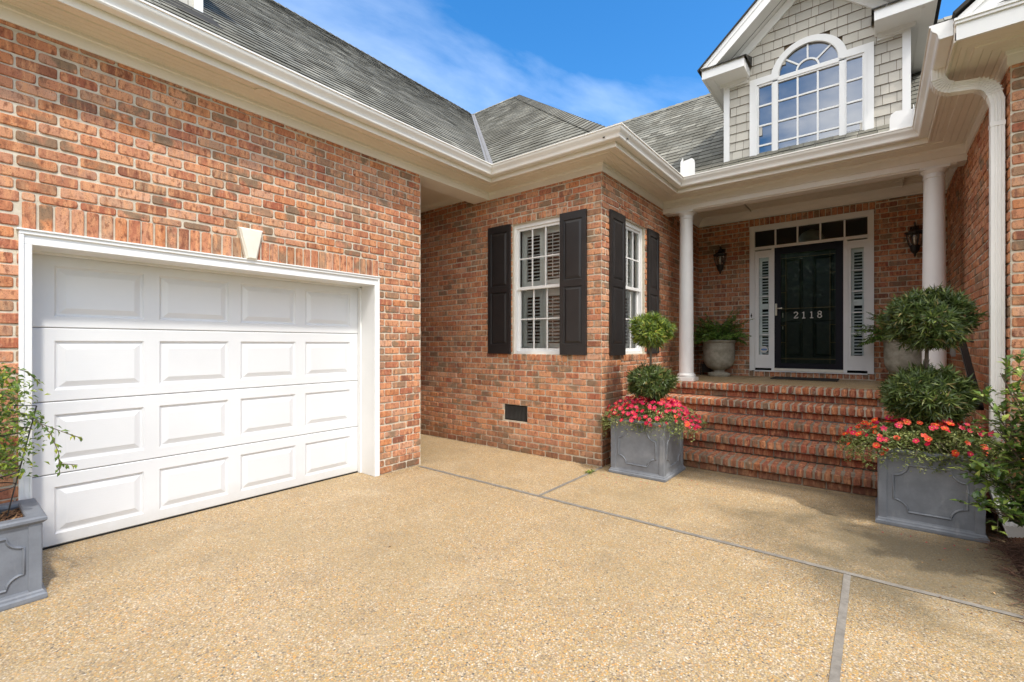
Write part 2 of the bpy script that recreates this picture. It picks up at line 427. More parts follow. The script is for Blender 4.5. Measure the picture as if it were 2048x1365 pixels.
    def leaf(s, b, d, nrm, ln, wd, bend=0., mi=0, seg=1):
        b = Vector(b); d = Vector(d).normalized(); nrm = Vector(nrm)
        sd = d.cross(nrm)
        sd = sd.normalized() if sd.length > 1e-6 else Vector((1, 0, 0))
        up = sd.cross(d).normalized()
        m1 = b+d*ln*.45+up*bend*ln*.25
        tip = b+d*ln*(1-abs(bend)*.2)-up*bend*ln*.35
        s.add([b, m1+sd*wd/2+up*wd*.12, tip, m1-sd*wd/2+up*wd*.12, m1], [(0, 4, 1), (1, 4, 2), (0, 3, 4), (3, 2, 4)], mi)
    def build(s, name, mats, parent=None, smooth=False, loc=None):
        me = bpy.data.meshes.new(name)
        vs = s.v
        if loc is not None: vs = [(x-loc[0], y-loc[1], z-loc[2]) for x, y, z in vs]
        me.from_pydata(vs, [], s.f)
        if not isinstance(mats, (list, tuple)): mats = [mats]
        for m in mats: me.materials.append(m)
        if len(mats) > 1: me.polygons.foreach_set('material_index', s.mi)
        if smooth: me.polygons.foreach_set('use_smooth', [True]*len(me.polygons))
        me.update()
        o = bpy.data.objects.new(name, me); col.objects.link(o)
        if loc is not None: o.location = loc
        if parent is not None: adopt(o, parent)
        return o
def adopt(o, parent):
    o.parent = parent
    # every parent here carries only a translation chain
    t = Vector((0, 0, 0)); p = parent
    while p is not None: t = t+Vector(p.location); p = p.parent
    o.location = Vector(o.location)-t
def smooth_by_angle(o, deg=35):
    me = o.data
    me.polygons.foreach_set('use_smooth', [True]*len(me.polygons))
    try: me.set_sharp_from_angle(angle=math.radians(deg))
    except Exception: pass
def thing(name, label, cat, loc=(0, 0, 0), group=None):
    o = bpy.data.objects.new(name, None); col.objects.link(o); o.location = loc; o.empty_display_size = .1
    o['label'] = label; o['category'] = cat
    if group: o['group'] = group
    return o
def tag(o, label=None, cat=None, group=None, kind=None):
    if label: o['label'] = label
    if cat: o['category'] = cat
    if group: o['group'] = group
    if kind: o['kind'] = kind
    return o
def copy_tree(o, parent=None):
    c = o.copy(); col.objects.link(c)
    if parent is not None: c.parent = parent
    for ch in list(o.children): copy_tree(ch, c)
    return c

class FR:
    """wall frame: u along the wall, z up, n outwards"""
    def __init__(s, O, U, Nn): s.O = Vector(O); s.U = Vector(U); s.N = Vector(Nn)
    def p(s, u, z, n=0): return tuple(s.O+s.U*u+s.N*n+Vector((0, 0, z)))
def fbox(mb, F, u0, u1, z0, z1, n0, n1, mi=0, c=0):
    a = F.p(u0, z0, n0); b = F.p(u1, z1, n1)
    x0, x1 = sorted((a[0], b[0])); y0, y1 = sorted((a[1], b[1]))
    if c: mb.cbox(x0, x1, y0, y1, z0, z1, c, mi)
    else: mb.box(x0, x1, y0, y1, z0, z1, mi)
def fquad(mb, F, u0, u1, z0, z1, n, mi=0):
    mb.quad(F.p(u0, z0, n), F.p(u1, z0, n), F.p(u1, z1, n), F.p(u0, z1, n), mi)
def grid_minus(mb, F, u0, u1, z0, z1, holes, n=0, mi=0):
    us = sorted({u0, u1, *[min(max(h[i], u0), u1) for h in holes for i in (0, 1)]})
    zs = sorted({z0, z1, *[min(max(h[i], z0), z1) for h in holes for i in (2, 3)]})
    for a, b in zip(us, us[1:]):
        for c, d in zip(zs, zs[1:]):
            mu, mz = (a+b)/2, (c+d)/2
            if any(h[0] < mu < h[1] and h[2] < mz < h[3] for h in holes): continue
            fquad(mb, F, a, b, c, d, n, mi)
def rings(mb, F, rect, steps, n=0, mi=0):
    """nested rectangles: steps = [(inset, depth)...]; last one is filled"""
    u0, u1, z0, z1 = rect; prev = None
    for ins, dep in [(0, 0)]+steps:
        r = [F.p(u0+ins, z0+ins, n+dep), F.p(u1-ins, z0+ins, n+dep), F.p(u1-ins, z1-ins, n+dep), F.p(u0+ins, z1-ins, n+dep)]
        if prev is not None:
            for k in range(4): mb.quad(prev[k], prev[(k+1) % 4], r[(k+1) % 4], r[k], mi)
        prev = r
    mb.quad(*prev, mi)

def sub_rect(r, h):
    if h[0] >= r[1] or h[1] <= r[0] or h[2] >= r[3] or h[3] <= r[2]: return [r]
    o = []
    if h[0] > r[0]: o.append((r[0], h[0], r[2], r[3]))
    if h[1] < r[1]: o.append((h[1], r[1], r[2], r[3]))
    a, b = max(r[0], h[0]), min(r[1], h[1])
    if h[2] > r[2]: o.append((a, b, r[2], h[2]))
    if h[3] < r[3]: o.append((a, b, h[3], r[3]))
    return o
def brick_face(mb, F, u0, u1, z0, z1, n=0., rr=.014, up=.008, mi=0):
    """one tumbled brick: uneven rounded outline rising from the mortar"""
    j = .0022
    u0 += R.uniform(-j, j); u1 += R.uniform(-j, j); z0 += R.uniform(-j, j)*.7; z1 += R.uniform(-j, j)*.7
    up = up+R.uniform(-.002, .003)
    rr = min(rr*R.uniform(.5, 1.15), (u1-u0)*.35, (z1-z0)*.35)
    out = []
    for cx, cz, a0 in ((u1-rr, z0+rr, -90), (u1-rr, z1-rr, 0), (u0+rr, z1-rr, 90), (u0+rr, z0+rr, 180)):
        k = R.uniform(.6, 1.25)
        for a in (0, 45, 90):
            t = math.radians(a0+a); q = rr*(1 if a != 45 else .85+.15*k)
            out.append((cx+math.cos(t)*q+R.uniform(-.0012, .0012), cz+math.sin(t)*q+R.uniform(-.0012, .0012)))
    cu, cz = (u0+u1)/2, (z0+z1)/2; n12 = len(out); vs = []
    tilt = R.uniform(-.0022, .0022); wv = .0035*math.sin(cu*2.3+z0*9)+.002*math.sin(cu*7.1+z0*31)
    for lev, ins in ((-.004, -.0012), (up-.0035, 0), (up, .0045)):
        for (u, z) in out:
            du, dz = cu-u, cz-z
            hu = (u1-u0)/2; hz = (z1-z0)/2
            vs.append(F.p(u+(du/hu if hu else 0)*ins, z+wv+(dz/hz if hz else 0)*ins, n+lev+(tilt*(u-cu)/hu if lev > 0 else 0)))
    fs = []
    for l_ in (0, 1):
        for k in range(n12): fs.append((l_*n12+k, l_*n12+(k+1) % n12, (l_+1)*n12+(k+1) % n12, (l_+1)*n12+k))
    fs.append(tuple(2*n12+k for k in range(n12)))
    mb.add(vs, fs, mi)
CH = 0.077; BL = 0.197; J = 0.0135
def brick_wall(mb, F, u0, u1, z0, z1, holes=(), feats=(), phase=0.0, extra=0.0, zs=0.0):
    """holes: openings; feats: (u0,u1,z0,z1,pitch) bands of upright bricks. mi 0 brick, 1 mortar"""
    grid_minus(mb, F, u0, u1, z0, z1, holes, 0, 1)
    cut = list(holes)+[f[:4] for f in feats]
    i = 0; z = zs
    while z < z1:
        if z+CH > z0:
            off = phase+(BL/2 if i % 2 else 0)
            u = u0-extra-((u0-extra-off) % BL)
            while u < u1+extra:
                rs = [(max(u, u0-extra), min(u+BL, u1+extra), max(z, z0), min(z+CH, z1))]
                for h in cut: rs = [q for r in rs for q in sub_rect(r, h)]
                for r in rs:
                    a, b, c, d = r[0]+J/2, r[1]-J/2, r[2]+J/2, r[3]-J/2
                    if r[0] <= u0-extra+1e-6 and extra: a = r[0]
                    if r[1] >= u1+extra-1e-6 and extra: b = r[1]
                    if b-a > .018 and d-c > .012: brick_face(mb, F, a, b, c, d)
                u += BL
        z += CH; i += 1
    for f in feats:
        n = max(1, round((f[1]-f[0])/f[4])); p = (f[1]-f[0])/n
        for k in range(n): brick_face(mb, F, f[0]+k*p+J/2, f[0]+(k+1)*p-J/2, f[2]+J/2, f[3]-J/2, 0, .012, .012)
def reveal(mb, F, h, depth, mi=1):
    u0, u1, z0, z1 = h
    mb.quad(F.p(u0, z0, 0), F.p(u0, z1, 0), F.p(u0, z1, -depth), F.p(u0, z0, -depth), mi)
    mb.quad(F.p(u1, z0, 0), F.p(u1, z1, 0), F.p(u1, z1, -depth), F.p(u1, z0, -depth), mi)
    mb.quad(F.p(u0, z0, 0), F.p(u1, z0, 0), F.p(u1, z0, -depth), F.p(u0, z0, -depth), mi)
    mb.quad(F.p(u0, z1, 0), F.p(u1, z1, 0), F.p(u1, z1, -depth), F.p(u0, z1, -depth), mi)

def mitre(path):
    """unit mitre vectors, outward = right-hand side of travel"""
    o = []
    ns = []
    for a, b in zip(path, path[1:]):
        d = Vector((b[0]-a[0], b[1]-a[1])).normalized(); ns.append(Vector((d.y, -d.x)))
    for i in range(len(path)):
        if i == 0: o.append(ns[0])
        elif i == len(path)-1: o.append(ns[-1])
        else:
            a, b = ns[i-1], ns[i]; o.append((a+b)/(1+a.dot(b)))
    return o
def sweep(mb, path, prof, mi=0, closed=False, caps=True):
    ms = mitre(path); n = len(prof); o = len(mb.v)
    for p, m in zip(path, ms):
        for a, z in prof: mb.v.append((p[0]+m.x*a, p[1]+m.y*a, z))
    rng = range(n if closed else n-1)
    for i in range(len(path)-1):
        for k in rng:
            mb.f.append((o+i*n+k, o+i*n+(k+1) % n, o+(i+1)*n+(k+1) % n, o+(i+1)*n+k)); mb.mi.append(mi)
    if closed and caps:
        mb.f.append(tuple(o+k for k in range(n))); mb.mi.append(mi)
        e = o+(len(path)-1)*n; mb.f.append(tuple(e+k for k in reversed(range(n)))); mb.mi.append(mi)

# frames
FG = FR((-4.22, 0, 0), (0, 1, 0), (1, 0, 0))
FB = FR((0, 4.80, 0), (1, 0, 0), (0, -1, 0))
FS = FR((-2.48, 0, 0), (0, 1, 0), (1, 0, 0))
FP = FR((0, 8.50, 0), (1, 0, 0), (0, -1, 0))
FRt = FR((.76, 0, 0), (0, -1, 0), (-1, 0, 0))
XG, YB, XS, YP, XR, YE = -4.22, 4.80, -2.48, 6.72, .76, 8.50
ZF, ZS = 3.417, 3.52
FLOOR = .89

# ================================================================== SETTING
g = MB(); g.box(-150, 150, -150, 150, -.6, -.06); tag(g.build('lawn', m_grass), 'mown lawn around the house', None, None, 'structure')
d = MB()
pts = [(-9, -9), (.72, -9), (.72, 2.2), (.715, 3.4), (.70, 4.1), (.70, 4.60), (.73, 4.80), (.76, 4.83), (.76, 5.6), (-9, 5.6)]
nn = len(pts)
d.add([(x, y, 0) for x, y in pts]+[(x, y, -.12) for x, y in pts], [tuple(range(nn))]+[(i, (i+1) % nn, nn+(i+1) % nn, nn+i) for i in range(nn)])
tag(d.build('driveway', m_agg), None, None, None, 'structure')
def strip(name, x0, x1, y0, y1, wob=True):
    s = MB(); n = 24; vs = []; alongx = (x1-x0) > (y1-y0)
    for i in range(n+1):
        t = i/n; q = R.uniform(-.0025, .0025) if wob else 0
        for z in (.004, -.02):
            if alongx: vs += [(x0+(x1-x0)*t, y0+q, z), (x0+(x1-x0)*t, y1+q*.6, z)]
            else: vs += [(x0+q, y0+(y1-y0)*t, z), (x1+q*.6, y0+(y1-y0)*t, z)]
    fs = [(4*i, 4*i+1, 4*i+5, 4*i+4) for i in range(n)]
    s.add(vs, fs)
    return tag(s.build(name, m_strip), None, None, None, 'structure')
strip('expansion_joint', -4.16, .70, 3.495, 3.535)
strip('expansion_joint', -2.485, -2.45, 3.539, 4.79)
strip('expansion_joint', -.155, -.118, -6, 3.491)
strip('expansion_joint', -3.16, -3.12, -6, .19)

# mulch bed at the right, beside the drive
mb = MB(); n = 26
gx = [(.70+.06*0+i*2.6/n) for i in range(n+1)]; gy = [1.0+j*3.8/n for j in range(n+1)]
vs = []
for j in range(n+1):
    for i in range(n+1):
        x = gx[i]; e = min(1, max(0, (x-.70)/.16)); vs.append((x, gy[j], -.015+e*(.045+R.uniform(-.02, .025))))
mb.add(vs, [(j*(n+1)+i, j*(n+1)+i+1, (j+1)*(n+1)+i+1, (j+1)*(n+1)+i) for j in range(n) for i in range(n)])
tag(mb.build('mulch_bed', m_soil), None, None, None, 'structure')
mb = MB()
for k in range(2600):
    x = .66+abs(R.gauss(0, .38)); y = R.uniform(2.6, 4.76)
    if x > 1.7: continue
    z = .012+min(1, max(0, (x-.70)/.16))*.05+R.uniform(0, .02)
    a = R.uniform(0, PI*2); ln = R.uniform(.05, .14); d_ = Vector((math.cos(a), math.sin(a), R.uniform(-.12, .25)))
    mb.bar([(x, y, z), Vector((x, y, z))+d_*ln*.5+Vector((0, 0, .008)), Vector((x, y, z))+d_*ln], .003, .002)
tag(mb.build('pine_straw', m_straw), 'brown pine straw mulch lying beside the driveway edge', 'mulch', None, 'stuff')

# porch floor
p = MB(); p.box(XS, XR, 6.88, YE+.2, .60, FLOOR); tag(p.build('porch_floor', m_agg2), None, None, None, 'structure')

# ================================================================== HOUSE
H = thing('brick_house', 'red brick house with attached garage, columned porch, white trim and grey shingle roof', 'house', (0, 0, 0))

def part(mb, name, mats, parent=H, label=None, smooth=None):
    o = mb.build(name, mats, parent)
    if smooth: smooth_by_angle(o, smooth)
    if label: o['label'] = label
    return o

# ---- garage wall
mb = MB()
gh = (.356, 2.964, -.01, 2.10)
brick_wall(mb, FG, -3.2, 3.58, 0, 3.46, [gh], [(.34, 2.99, 2.135, 2.325, .0765)], phase=.02, extra=0)
# jamb return bricks at the passage end
FGe = FR((0, 3.58, 0), (-1, 0, 0), (0, 1, 0))
brick_wall(mb, FGe, 4.22, 4.62, 0, 3.46)
part(mb, 'wall', [m_brick, m_mortar], label='garage brick wall with a soldier course above the white door')
# ---- passage + bay front wall
WF = (-3.79, -3.02, 1.295, 3.01)
mb = MB()
vent = (-3.93, -3.55, .405, .615)
brick_wall(mb, FB, -7.0, XS, 0, 3.56, [WF, vent], [(-3.87, -2.94, 3.01, 3.105, .0765), (-3.87, -2.94, 1.205, 1.295, .0765)], phase=XS % BL, extra=0)
reveal(mb, FB, WF, .14)
reveal(mb, FB, vent, .06)
part(mb, 'wall', [m_brick, m_mortar], label='bay front brick wall with shuttered window and foundation vent')
# ---- bay side wall (facing the porch)
WS = (5.37, 6.05, 1.295, 3.01)
mb = MB()
brick_wall(mb, FS, YB-.008, YE, 0, 3.50, [WS], [(5.25, 6.15, 3.01, 3.105, .0765), (5.30, 6.12, 1.205, 1.295, .0765)], phase=YB % BL+BL/2-.008)
reveal(mb, FS, WS, .14)
part(mb, 'wall', [m_brick, m_mortar], label='bay side brick wall facing the porch steps')
# ---- porch back wall
DO = (-1.62, -.04, .975, 3.35)
mb = MB()
brick_wall(mb, FP, XS, XR, .6, 3.50, [DO], [(-1.66, 0.0, 3.376, 3.50, .0765), (-1.66, 0.0, .893, .985, .0765)], phase=.05)
part(mb, 'wall', [m_brick, m_mortar], label='shaded brick wall of the porch around the front door')
# ---- right side wall
mb = MB()
brick_wall(mb, FRt, -YE, -YB, 0, 3.50, phase=.03)
part(mb, 'wall', [m_brick, m_mortar], label='shaded right brick wall beside the steps')
mb = MB()
brick_wall(mb, FB, XR, 4.2, 0, 3.46, phase=XR % BL+BL/2, extra=0)
part(mb, 'wall', [m_brick, m_mortar], label='front brick wall of the right wing at the photo edge')
# passage interior: side + back walls
mb = MB(); mb.box(-7.1, -7.0, 3.4, 4.8, 0, 3.7); mb.box(-7.0, -4.62, 3.44, 3.56, 0, 3.46)
part(mb, 'wall', [m_brick], label='far end wall of the covered passage')
# building cores that keep light out
mb = MB()
mb.box(-9.5, -4.66, -3.2, 3.42, 0, 3.5)
mb.box(-6.9, -2.75, 5.2, 8.4, 0, 3.4)
part(mb, 'interior_core', m_dark)
mb = MB(); mb.box(-2.6, 4.0, 9.6, 9.7, .5, 3.6); mb.box(1.1, 4.1, 5.1, 9.4, 0, 3.5); mb.box(-2.6, 1.1, 8.9, 9.6, .5, .90); mb.box(-2.7, 1.1, 8.75, 9.65, 3.62, 3.70)
part(mb, 'interior_core', m_room)

# ---- eaves
EP = [(XG, -3.2), (XG, YB), (XS, YB), (XS, YP), (XR, YP), (XR, YB), (4.2, YB)]
mb = MB()
sweep(mb, EP, [(0, ZF), (.020, ZF), (.020, ZF+.072), (.028, ZF+.080), (.028, ZS), (0, ZS)], 0, True)
part(mb, 'frieze', m_frieze)
mb = MB()
prof = [(.0, ZS)]
o_ = .05
for k in range(5):
    if k == 3:
        prof += [(o_, ZS), (o_+.004, ZS+.010), (o_+.040, ZS+.010), (o_+.044, ZS)]; o_ += .075
    else:
        prof += [(o_, ZS), (o_+.003, ZS+.006), (o_+.006, ZS)]; o_ += .052
prof += [(.312, ZS)]
EPs = EP[:-2]+[(XR, YB)]
sweep(mb, EP, prof, 0)
mb.box(.43, 4.2, 4.385, 4.49, ZS-.004, ZS+.05)
part(mb, 'soffit', m_cream)
mb = MB()
EPf = EP[:-2]+[(XR, 4.385)]
sweep(mb, EPf, [(.312, ZS+.01), (.312, ZS-.006), (.322, ZS-.014), (.335, ZS-.016), (.335, 3.66), (.31, 3.66)], 0, True)
part(mb, 'fascia', m_cream)
mb = MB()
EPg = EP[:-2]+[(XR, 4.392)]
sweep(mb, EPg, [(.3372, 3.562), (.405, 3.562), (.413, 3.572), (.415, 3.592), (.424, 3.610), (.442, 3.626), (.452, 3.645), (.453, 3.659), (.462, 3.662), (.462, 3.674), (.449, 3.674),
                (.446, 3.66), (.438, 3.64), (.41, 3.61), (.405, 3.58), (.345, 3.58), (.345, 3.670), (.3372, 3.672)], 0, True)
gut = part(mb, 'gutter', m_gutter, label='white K-profile gutter running round the inner corners')
smooth_by_angle(gut, 30)
# gutter splash guards at the two inner corners of the porch
def guard(cx, cy, sx, hh=.235, k_=1.0):
    m = MB(); t = .004
    fa = []; fb = []
    for (u, z) in ((0, 0), (.15, 0), (.15, hh*.66), (.140, hh*.88), (.110, hh), (0, hh*.92)): fa.append((u*k_, z))
    for yy in (cy, cy-t): pass
    n = len(fa)
    m.add([(cx+sx*u, cy, 3.665+z) for u, z in fa]+[(cx+sx*u, cy+t, 3.665+z) for u, z in fa], [tuple(range(n)), tuple(range(2*n-1, n-1, -1))]+[(i, (i+1) % n, n+(i+1) % n, n+i) for i in range(n)])
    fb = [(0, 0), (.11, 0), (.11, hh*.7), (.02, hh*1.08), (0, hh*1.05)]; n = len(fb)
    m.add([(cx, cy-u, 3.665+z) for u, z in fb]+[(cx-sx*t, cy-u, 3.665+z) for u, z in fb], [tuple(range(n)), tuple(range(2*n-1, n-1, -1))]+[(i, (i+1) % n, n+(i+1) % n, n+i) for i in range(n)])
    m.build('splash_guard', m_white, gut)
guard(XS+.455, YP-.455+.003, 1)
guard(XR-.455, YP-.455+.003, -1, .20, 1.25)

# passage header
mb = MB(); mb.box(-4.49, XG-.002, 3.581, YB-.001, ZF+.001, 3.80); part(mb, 'passage_beam', m_frieze)
mb = MB(); mb.box(-7.1, -4.49, 3.45, YB, 3.56, 3.62)
sweep(mb, [(-7.0, YB), (-4.49, YB)], [(0, 3.50), (.02, 3.50), (.035, 3.53), (.07, 3.56), (0, 3.56)], 0, True)
part(mb, 'passage_ceiling', m_cream)

# ---- porch beam, ceiling, crown, columns
mb = MB(); mb.box(XS+.001, XR-.001, YP+.001, YP+.21, 3.352, 3.80)
mb.box(XS+.10, XR-.08, YP+.03, YP+.18, 3.338, 3.352)
part(mb, 'porch_beam', m_frieze)
mb = MB(); mb.box(XS, XR, YP+.21, YE, 3.64, 3.70)
for k in range(14): mb.box(XS, XR, YP+.25+k*.12, YP+.255+k*.12, 3.636, 3.6405)
part(mb, 'porch_ceiling', m_cream)
mb = MB()
inner = [(XR, YP+.21), (XS, YP+.21), (XS, YE), (XR, YE), (XR, YP+.21)]
# interior crown: travel so that right-hand side is the room
inner = [(XS, YP+.21), (XS, YE), (XR, YE), (XR, YP+.21)]
cp = [(0, 3.505), (.014, 3.505), (.014, 3.53), (.03, 3.545), (.05, 3.58), (.085, 3.61), (.10, 3.62), (.10, 3.64), (0, 3.64)]
sweep(mb, inner, cp, 0, True)
part(mb, 'crown_moulding', m_frieze)
def column(x, y, label):
    m = MB(); c = (x, y, 0)
    m.lathe([(.104, FLOOR+.055), (.125, FLOOR+.062), (.128, FLOOR+.085), (.118, FLOOR+.10), (.104, FLOOR+.108), (.101, FLOOR+.125), (.100, FLOOR+.6), (.098, 2.0),
             (.088, 3.20), (.088, 3.235), (.097, 3.238), (.097, 3.25), (.088, 3.255), (.088, 3.285), (.096, 3.292), (.110, 3.315), (.113, 3.325)], c, 40)
    m.cbox(x-.135, x+.135, y-.135, y+.135, FLOOR+.001, FLOOR+.056, .004)
    m.cbox(x-.122, x+.122, y-.105, y+.105, 3.325, 3.3515, .002)
    o = part(m, 'column', m_white, label=label, smooth=40)
column(-2.165, 6.83, 'left porch column beside the bay wall')
column(.505, 6.83, 'right porch column behind the large topiary')

# ---- windows
def window(F, u0, u1, z0, z1, label):
    rec = -.045
    fr = MB()
    t = .035
    for (a, b, c, d_) in ((u0, u0+t, z0, z1), (u1-t, u1, z0, z1), (u0+t, u1-t, z1-t-.02, z1), (u0+t, u1-t, z0, z0+t)):
        fbox(fr, F, a, b, c, d_, rec-.07, rec+.012)
    W = part(fr, 'window', m_white, label=label)
    zm = (z0+z1)/2+.005
    def sash(za, zb, n0, gm, lab):
        s = MB(); q = .034; a, b = u0+t, u1-t
        fbox(s, F, a, a+q, za, zb, n0-.03, n0); fbox(s, F, b-q, b, za, zb, n0-.03, n0)
        fbox(s, F, a+q, b-q, za, za+q+.004, n0-.03, n0); fbox(s, F, a+q, b-q, zb-q, zb, n0-.03, n0)
        ia, ib, ja, jb = a+q, b-q, za+q+.004, zb-q
        for k in (1, 2): cc = ia+(ib-ia)*k/3; fbox(s, F, cc-.008, cc+.008, ja, jb, n0-.022, n0-.006)
        cz = (ja+jb)/2; fbox(s, F, ia, ib, cz-.008, cz+.008, n0-.021, n0-.0055)
        s.build('sash', m_white, W)
        g_ = MB(); fquad(g_, F, ia, ib, ja, jb, n0-.016); g_.build('glass_pane', gm, W)
    sash(zm-.018, z1-t-.02, rec-.004, m_glass, 'upper')
    sash(z0+t, zm+.014, rec-.036, m_glassdark, 'lower')
    # plantation shutters behind the glass: two leaves with louvres
    lv = MB(); n0 = rec-.12
    ia, ib = u0+t+.005, u1-t-.005; mid = (ia+ib)/2
    for (a, b) in ((ia+.03, mid-.002), (mid+.002, ib-.03)):
        st = .05
        for (c0, c1) in ((z0+.05, zm-.02), (zm+.01, z1-.06)):
            fbox(lv, F, a, a+st, c0, c1, n0-.014, n0+.014); fbox(lv, F, b-st, b, c0, c1, n0-.014, n0+.014)
            fbox(lv, F, a+st, b-st, c0, c0+.09, n0-.013, n0+.013); fbox(lv, F, a+st, b-st, c1-.09, c1, n0-.013, n0+.013)
            z = c0+.12
            while z < c1-.10:
                A = a+st; B = b-st; s_ = .022
                vs = [F.p(A, z-s_*.45, n0+s_), F.p(B, z-s_*.45, n0+s_), F.p(B, z+s_*.45, n0-s_), F.p(A, z+s_*.45, n0-s_)]
                vs += [(x, y, zz+.006) for x, y, zz in vs]
                lv.add(vs, [(0, 1, 2, 3), (4, 5, 6, 7), (0, 1, 5, 4), (1, 2, 6, 5), (2, 3, 7, 6), (3, 0, 4, 7)])
                z += .045
            fbox(lv, F, (a+b)/2-.004, (a+b)/2+.004, c0+.11, c1-.11, n0+.024, n0+.030)
    fbox(lv, F, ia, ia+.03, z0+.04, z1-.05, n0-.06, n0+.02); fbox(lv, F, ib-.03, ib, z0+.04, z1-.05, n0-.06, n0+.02)
    lv.build('interior_louvre', m_white, W)
    bk = MB(); fbox(bk, F, u0-.1, u1+.1, z0-.1, z1+.1, n0-.30, n0-.28)
    fbox(bk, F, u0-.1, u0-.08, z0-.1, z1+.1, n0-.28, rec-.09); fbox(bk, F, u1+.08, u1+.1, z0-.1, z1+.1, n0-.28, rec-.09)
    bk.build('room_backing', m_dark, W)
    return W
window(FB, *WF, 'bay front window between black shutters')
window(FS, *WS, 'bay side window facing the steps')
def shutter(F, u0, u1, z0, z1, label):
    m = MB(); n1 = .040; st = .055
    mid = z0+(z1-z0)*.50
    h1 = (u0+st, u1-st, z0+.13, mid-.035); h2 = (u0+st, u1-st, mid+.045, z1-.09)
    grid_minus(m, F, u0, u1, z0, z1, [h1, h2], n1)
    for h in (h1, h2): rings(m, F, h, [(.004, -.010), (.012, -.012), (.040, -.001)], n1)
    for (a, b, c, d_) in ((u0, u0, z0, z1), (u1, u1, z0, z1)):
        m.quad(F.p(a, c, .012), F.p(a, d_, .012), F.p(a, d_, n1), F.p(a, c, n1))
    for c in (z0, z1): m.quad(F.p(u0, c, .012), F.p(u1, c, .012), F.p(u1, c, n1), F.p(u0, c, n1))
    m.quad(F.p(u0, z0, .012), F.p(u1, z0, .012), F.p(u1, z1, .012), F.p(u0, z1, .012))
    part(m, 'shutter', m_black, label=label)
shutter(FB, -4.20, -3.81, 1.292, 3.022, 'black panelled shutter left of the bay front window')
shutter(FB, -3.03, -2.665, 1.292, 3.016, 'black panelled shutter right of the bay front window')
shutter(FS, 4.965, 5.36, 1.286, 3.016, 'black panelled shutter nearest the bay corner on the side wall')
shutter(FS, 6.11, 6.50, 1.290, 3.016, 'black panelled shutter nearest the porch column')
# foundation vent
m = MB(); fbox(m, FB, *vent, -.06, -.055)
for k in range(17): u = vent[0]+.012+k*.0222; fbox(m, FB, u, u+.008, vent[2]+.012, vent[3]-.012, -.03, -.012, 1)
for (a, b, c, d_) in ((vent[0], vent[1], vent[2], vent[2]+.014), (vent[0], vent[1], vent[3]-.014, vent[3]), (vent[0], vent[0]+.012, vent[2], vent[3]), (vent[1]-.012, vent[1], vent[2], vent[3])): fbox(m, FB, a, b, c, d_, -.035, -.004)
part(m, 'foundation_vent', [m_iron, pm('vent_bars', (.06, .058, .055), .5)])

# ---- garage door and casing
XD = -.275
m = MB()
rowz = [.012, .511, 1.018, 1.535, 2.06]
cols = [(.555, 1.0), (1.135, 1.605), (1.735, 2.205), (2.325, 2.815)]
# the four columns repeat every .586 m
D0, D1 = .40, 2.938
pw = .455; gp = (D1-D0-4*pw)/4
door = None
for i in range(4):
    m = MB(); a, b = rowz[i]+.002, rowz[i+1]-.002
    hs_ = [(.524+k*.6, .524+k*.6+.502, a+.078, b-.088) for k in range(4)]
    grid_minus(m, FG, D0-.03, D1+.03, a+.006, b-.006, hs_, XD)
    for h in hs_: rings(m, FG, h, [(.012, -.013), (.022, -.014), (.060, 0.0)], XD)
    for z_, zz in ((a+.006, a), (b-.006, b)): m.quad(FG.p(D0-.03, z_, XD), FG.p(D1+.03, z_, XD), FG.p(D1+.03, zz, XD-.006), FG.p(D0-.03, zz, XD-.006))
    m.quad(FG.p(D0-.03, a, XD-.006), FG.p(D1+.03, a, XD-.006), FG.p(D1+.03, a, XD-.04), FG.p(D0-.03, a, XD-.04))
    if door is None:
        door = part(m, 'garage_door', m_gdoor, label='white raised panel garage door')
        # the lowest section is the door's own mesh; the others are its sections
    else:
        m.build('door_section', m_gdoor, door)
m = MB(); fbox(m, FG, D0-.03, D1+.03, .0, .012, XD-.045, XD-.004); m.build('bottom_seal', m_dark, door)
m = MB(); fbox(m, FG, D0-.05, D1+.05, 0, 2.1, XD-.06, XD-.05); m.build('door_backing', m_dark, door)
# casing: profile boards (left, head, right) + jamb
m = MB()
co0, co1, ct = .332, 2.988, 2.135
for (n0, n1, a) in ((-.01, .022, 0.0), (.022, .030, .0), (.030, .036, .05)): pass
w_ = .055; wh_ = .082
def cas(u0, u1, z0, z1, n1, c=.003): fbox(m, FG, u0, u1, z0, z1, -.02, n1, 0, c)
cas(co0, co0+w_, .0, ct-wh_, .022); cas(co1-w_, co1, .0, ct-wh_, .022); cas(co0, co1, ct-wh_, ct, .022)
cas(co0-.002, co0+.022, .001, ct-.022, .034); cas(co1-.022, co1+.002, .001, ct-.022, .034); cas(co0-.002, co1+.002, ct-.022, ct+.002, .036)
cas(co0-.012, co1+.012, ct+.0015, ct+.013, .045, .002)
cas(co0+w_-.012, co0+w_+.0022, .001, ct-wh_, .028); cas(co1-w_-.0022, co1-w_+.012, .001, ct-wh_, .028); cas(co0+w_-.012, co1-w_+.012, ct-wh_-.0022, ct-wh_+.012, .0285)
cs = part(m, 'garage_door_casing', m_white)
m = MB()
fbox(m, FG, co0+w_-.030, co0+w_, .004, ct-wh_+.03, XD-.02, -.0201); fbox(m, FG, co1-w_, co1-w_+.030, .004, ct-wh_+.03, XD-.02, -.0201); fbox(m, FG, co0+w_, co1-w_, ct-wh_, ct-wh_+.03, XD-.02, -.0201)
# weather stop
fbox(m, FG, co0+w_, co0+w_+.016, .004, ct-wh_, XD+.004, XD+.05); fbox(m, FG, co1-w_-.016, co1-w_, .004, ct-wh_, XD+.004, XD+.05); fbox(m, FG, co0+w_, co1-w_, ct-wh_-.016, ct-wh_, XD+.004, XD+.05)
m.build('jamb', m_white, cs)
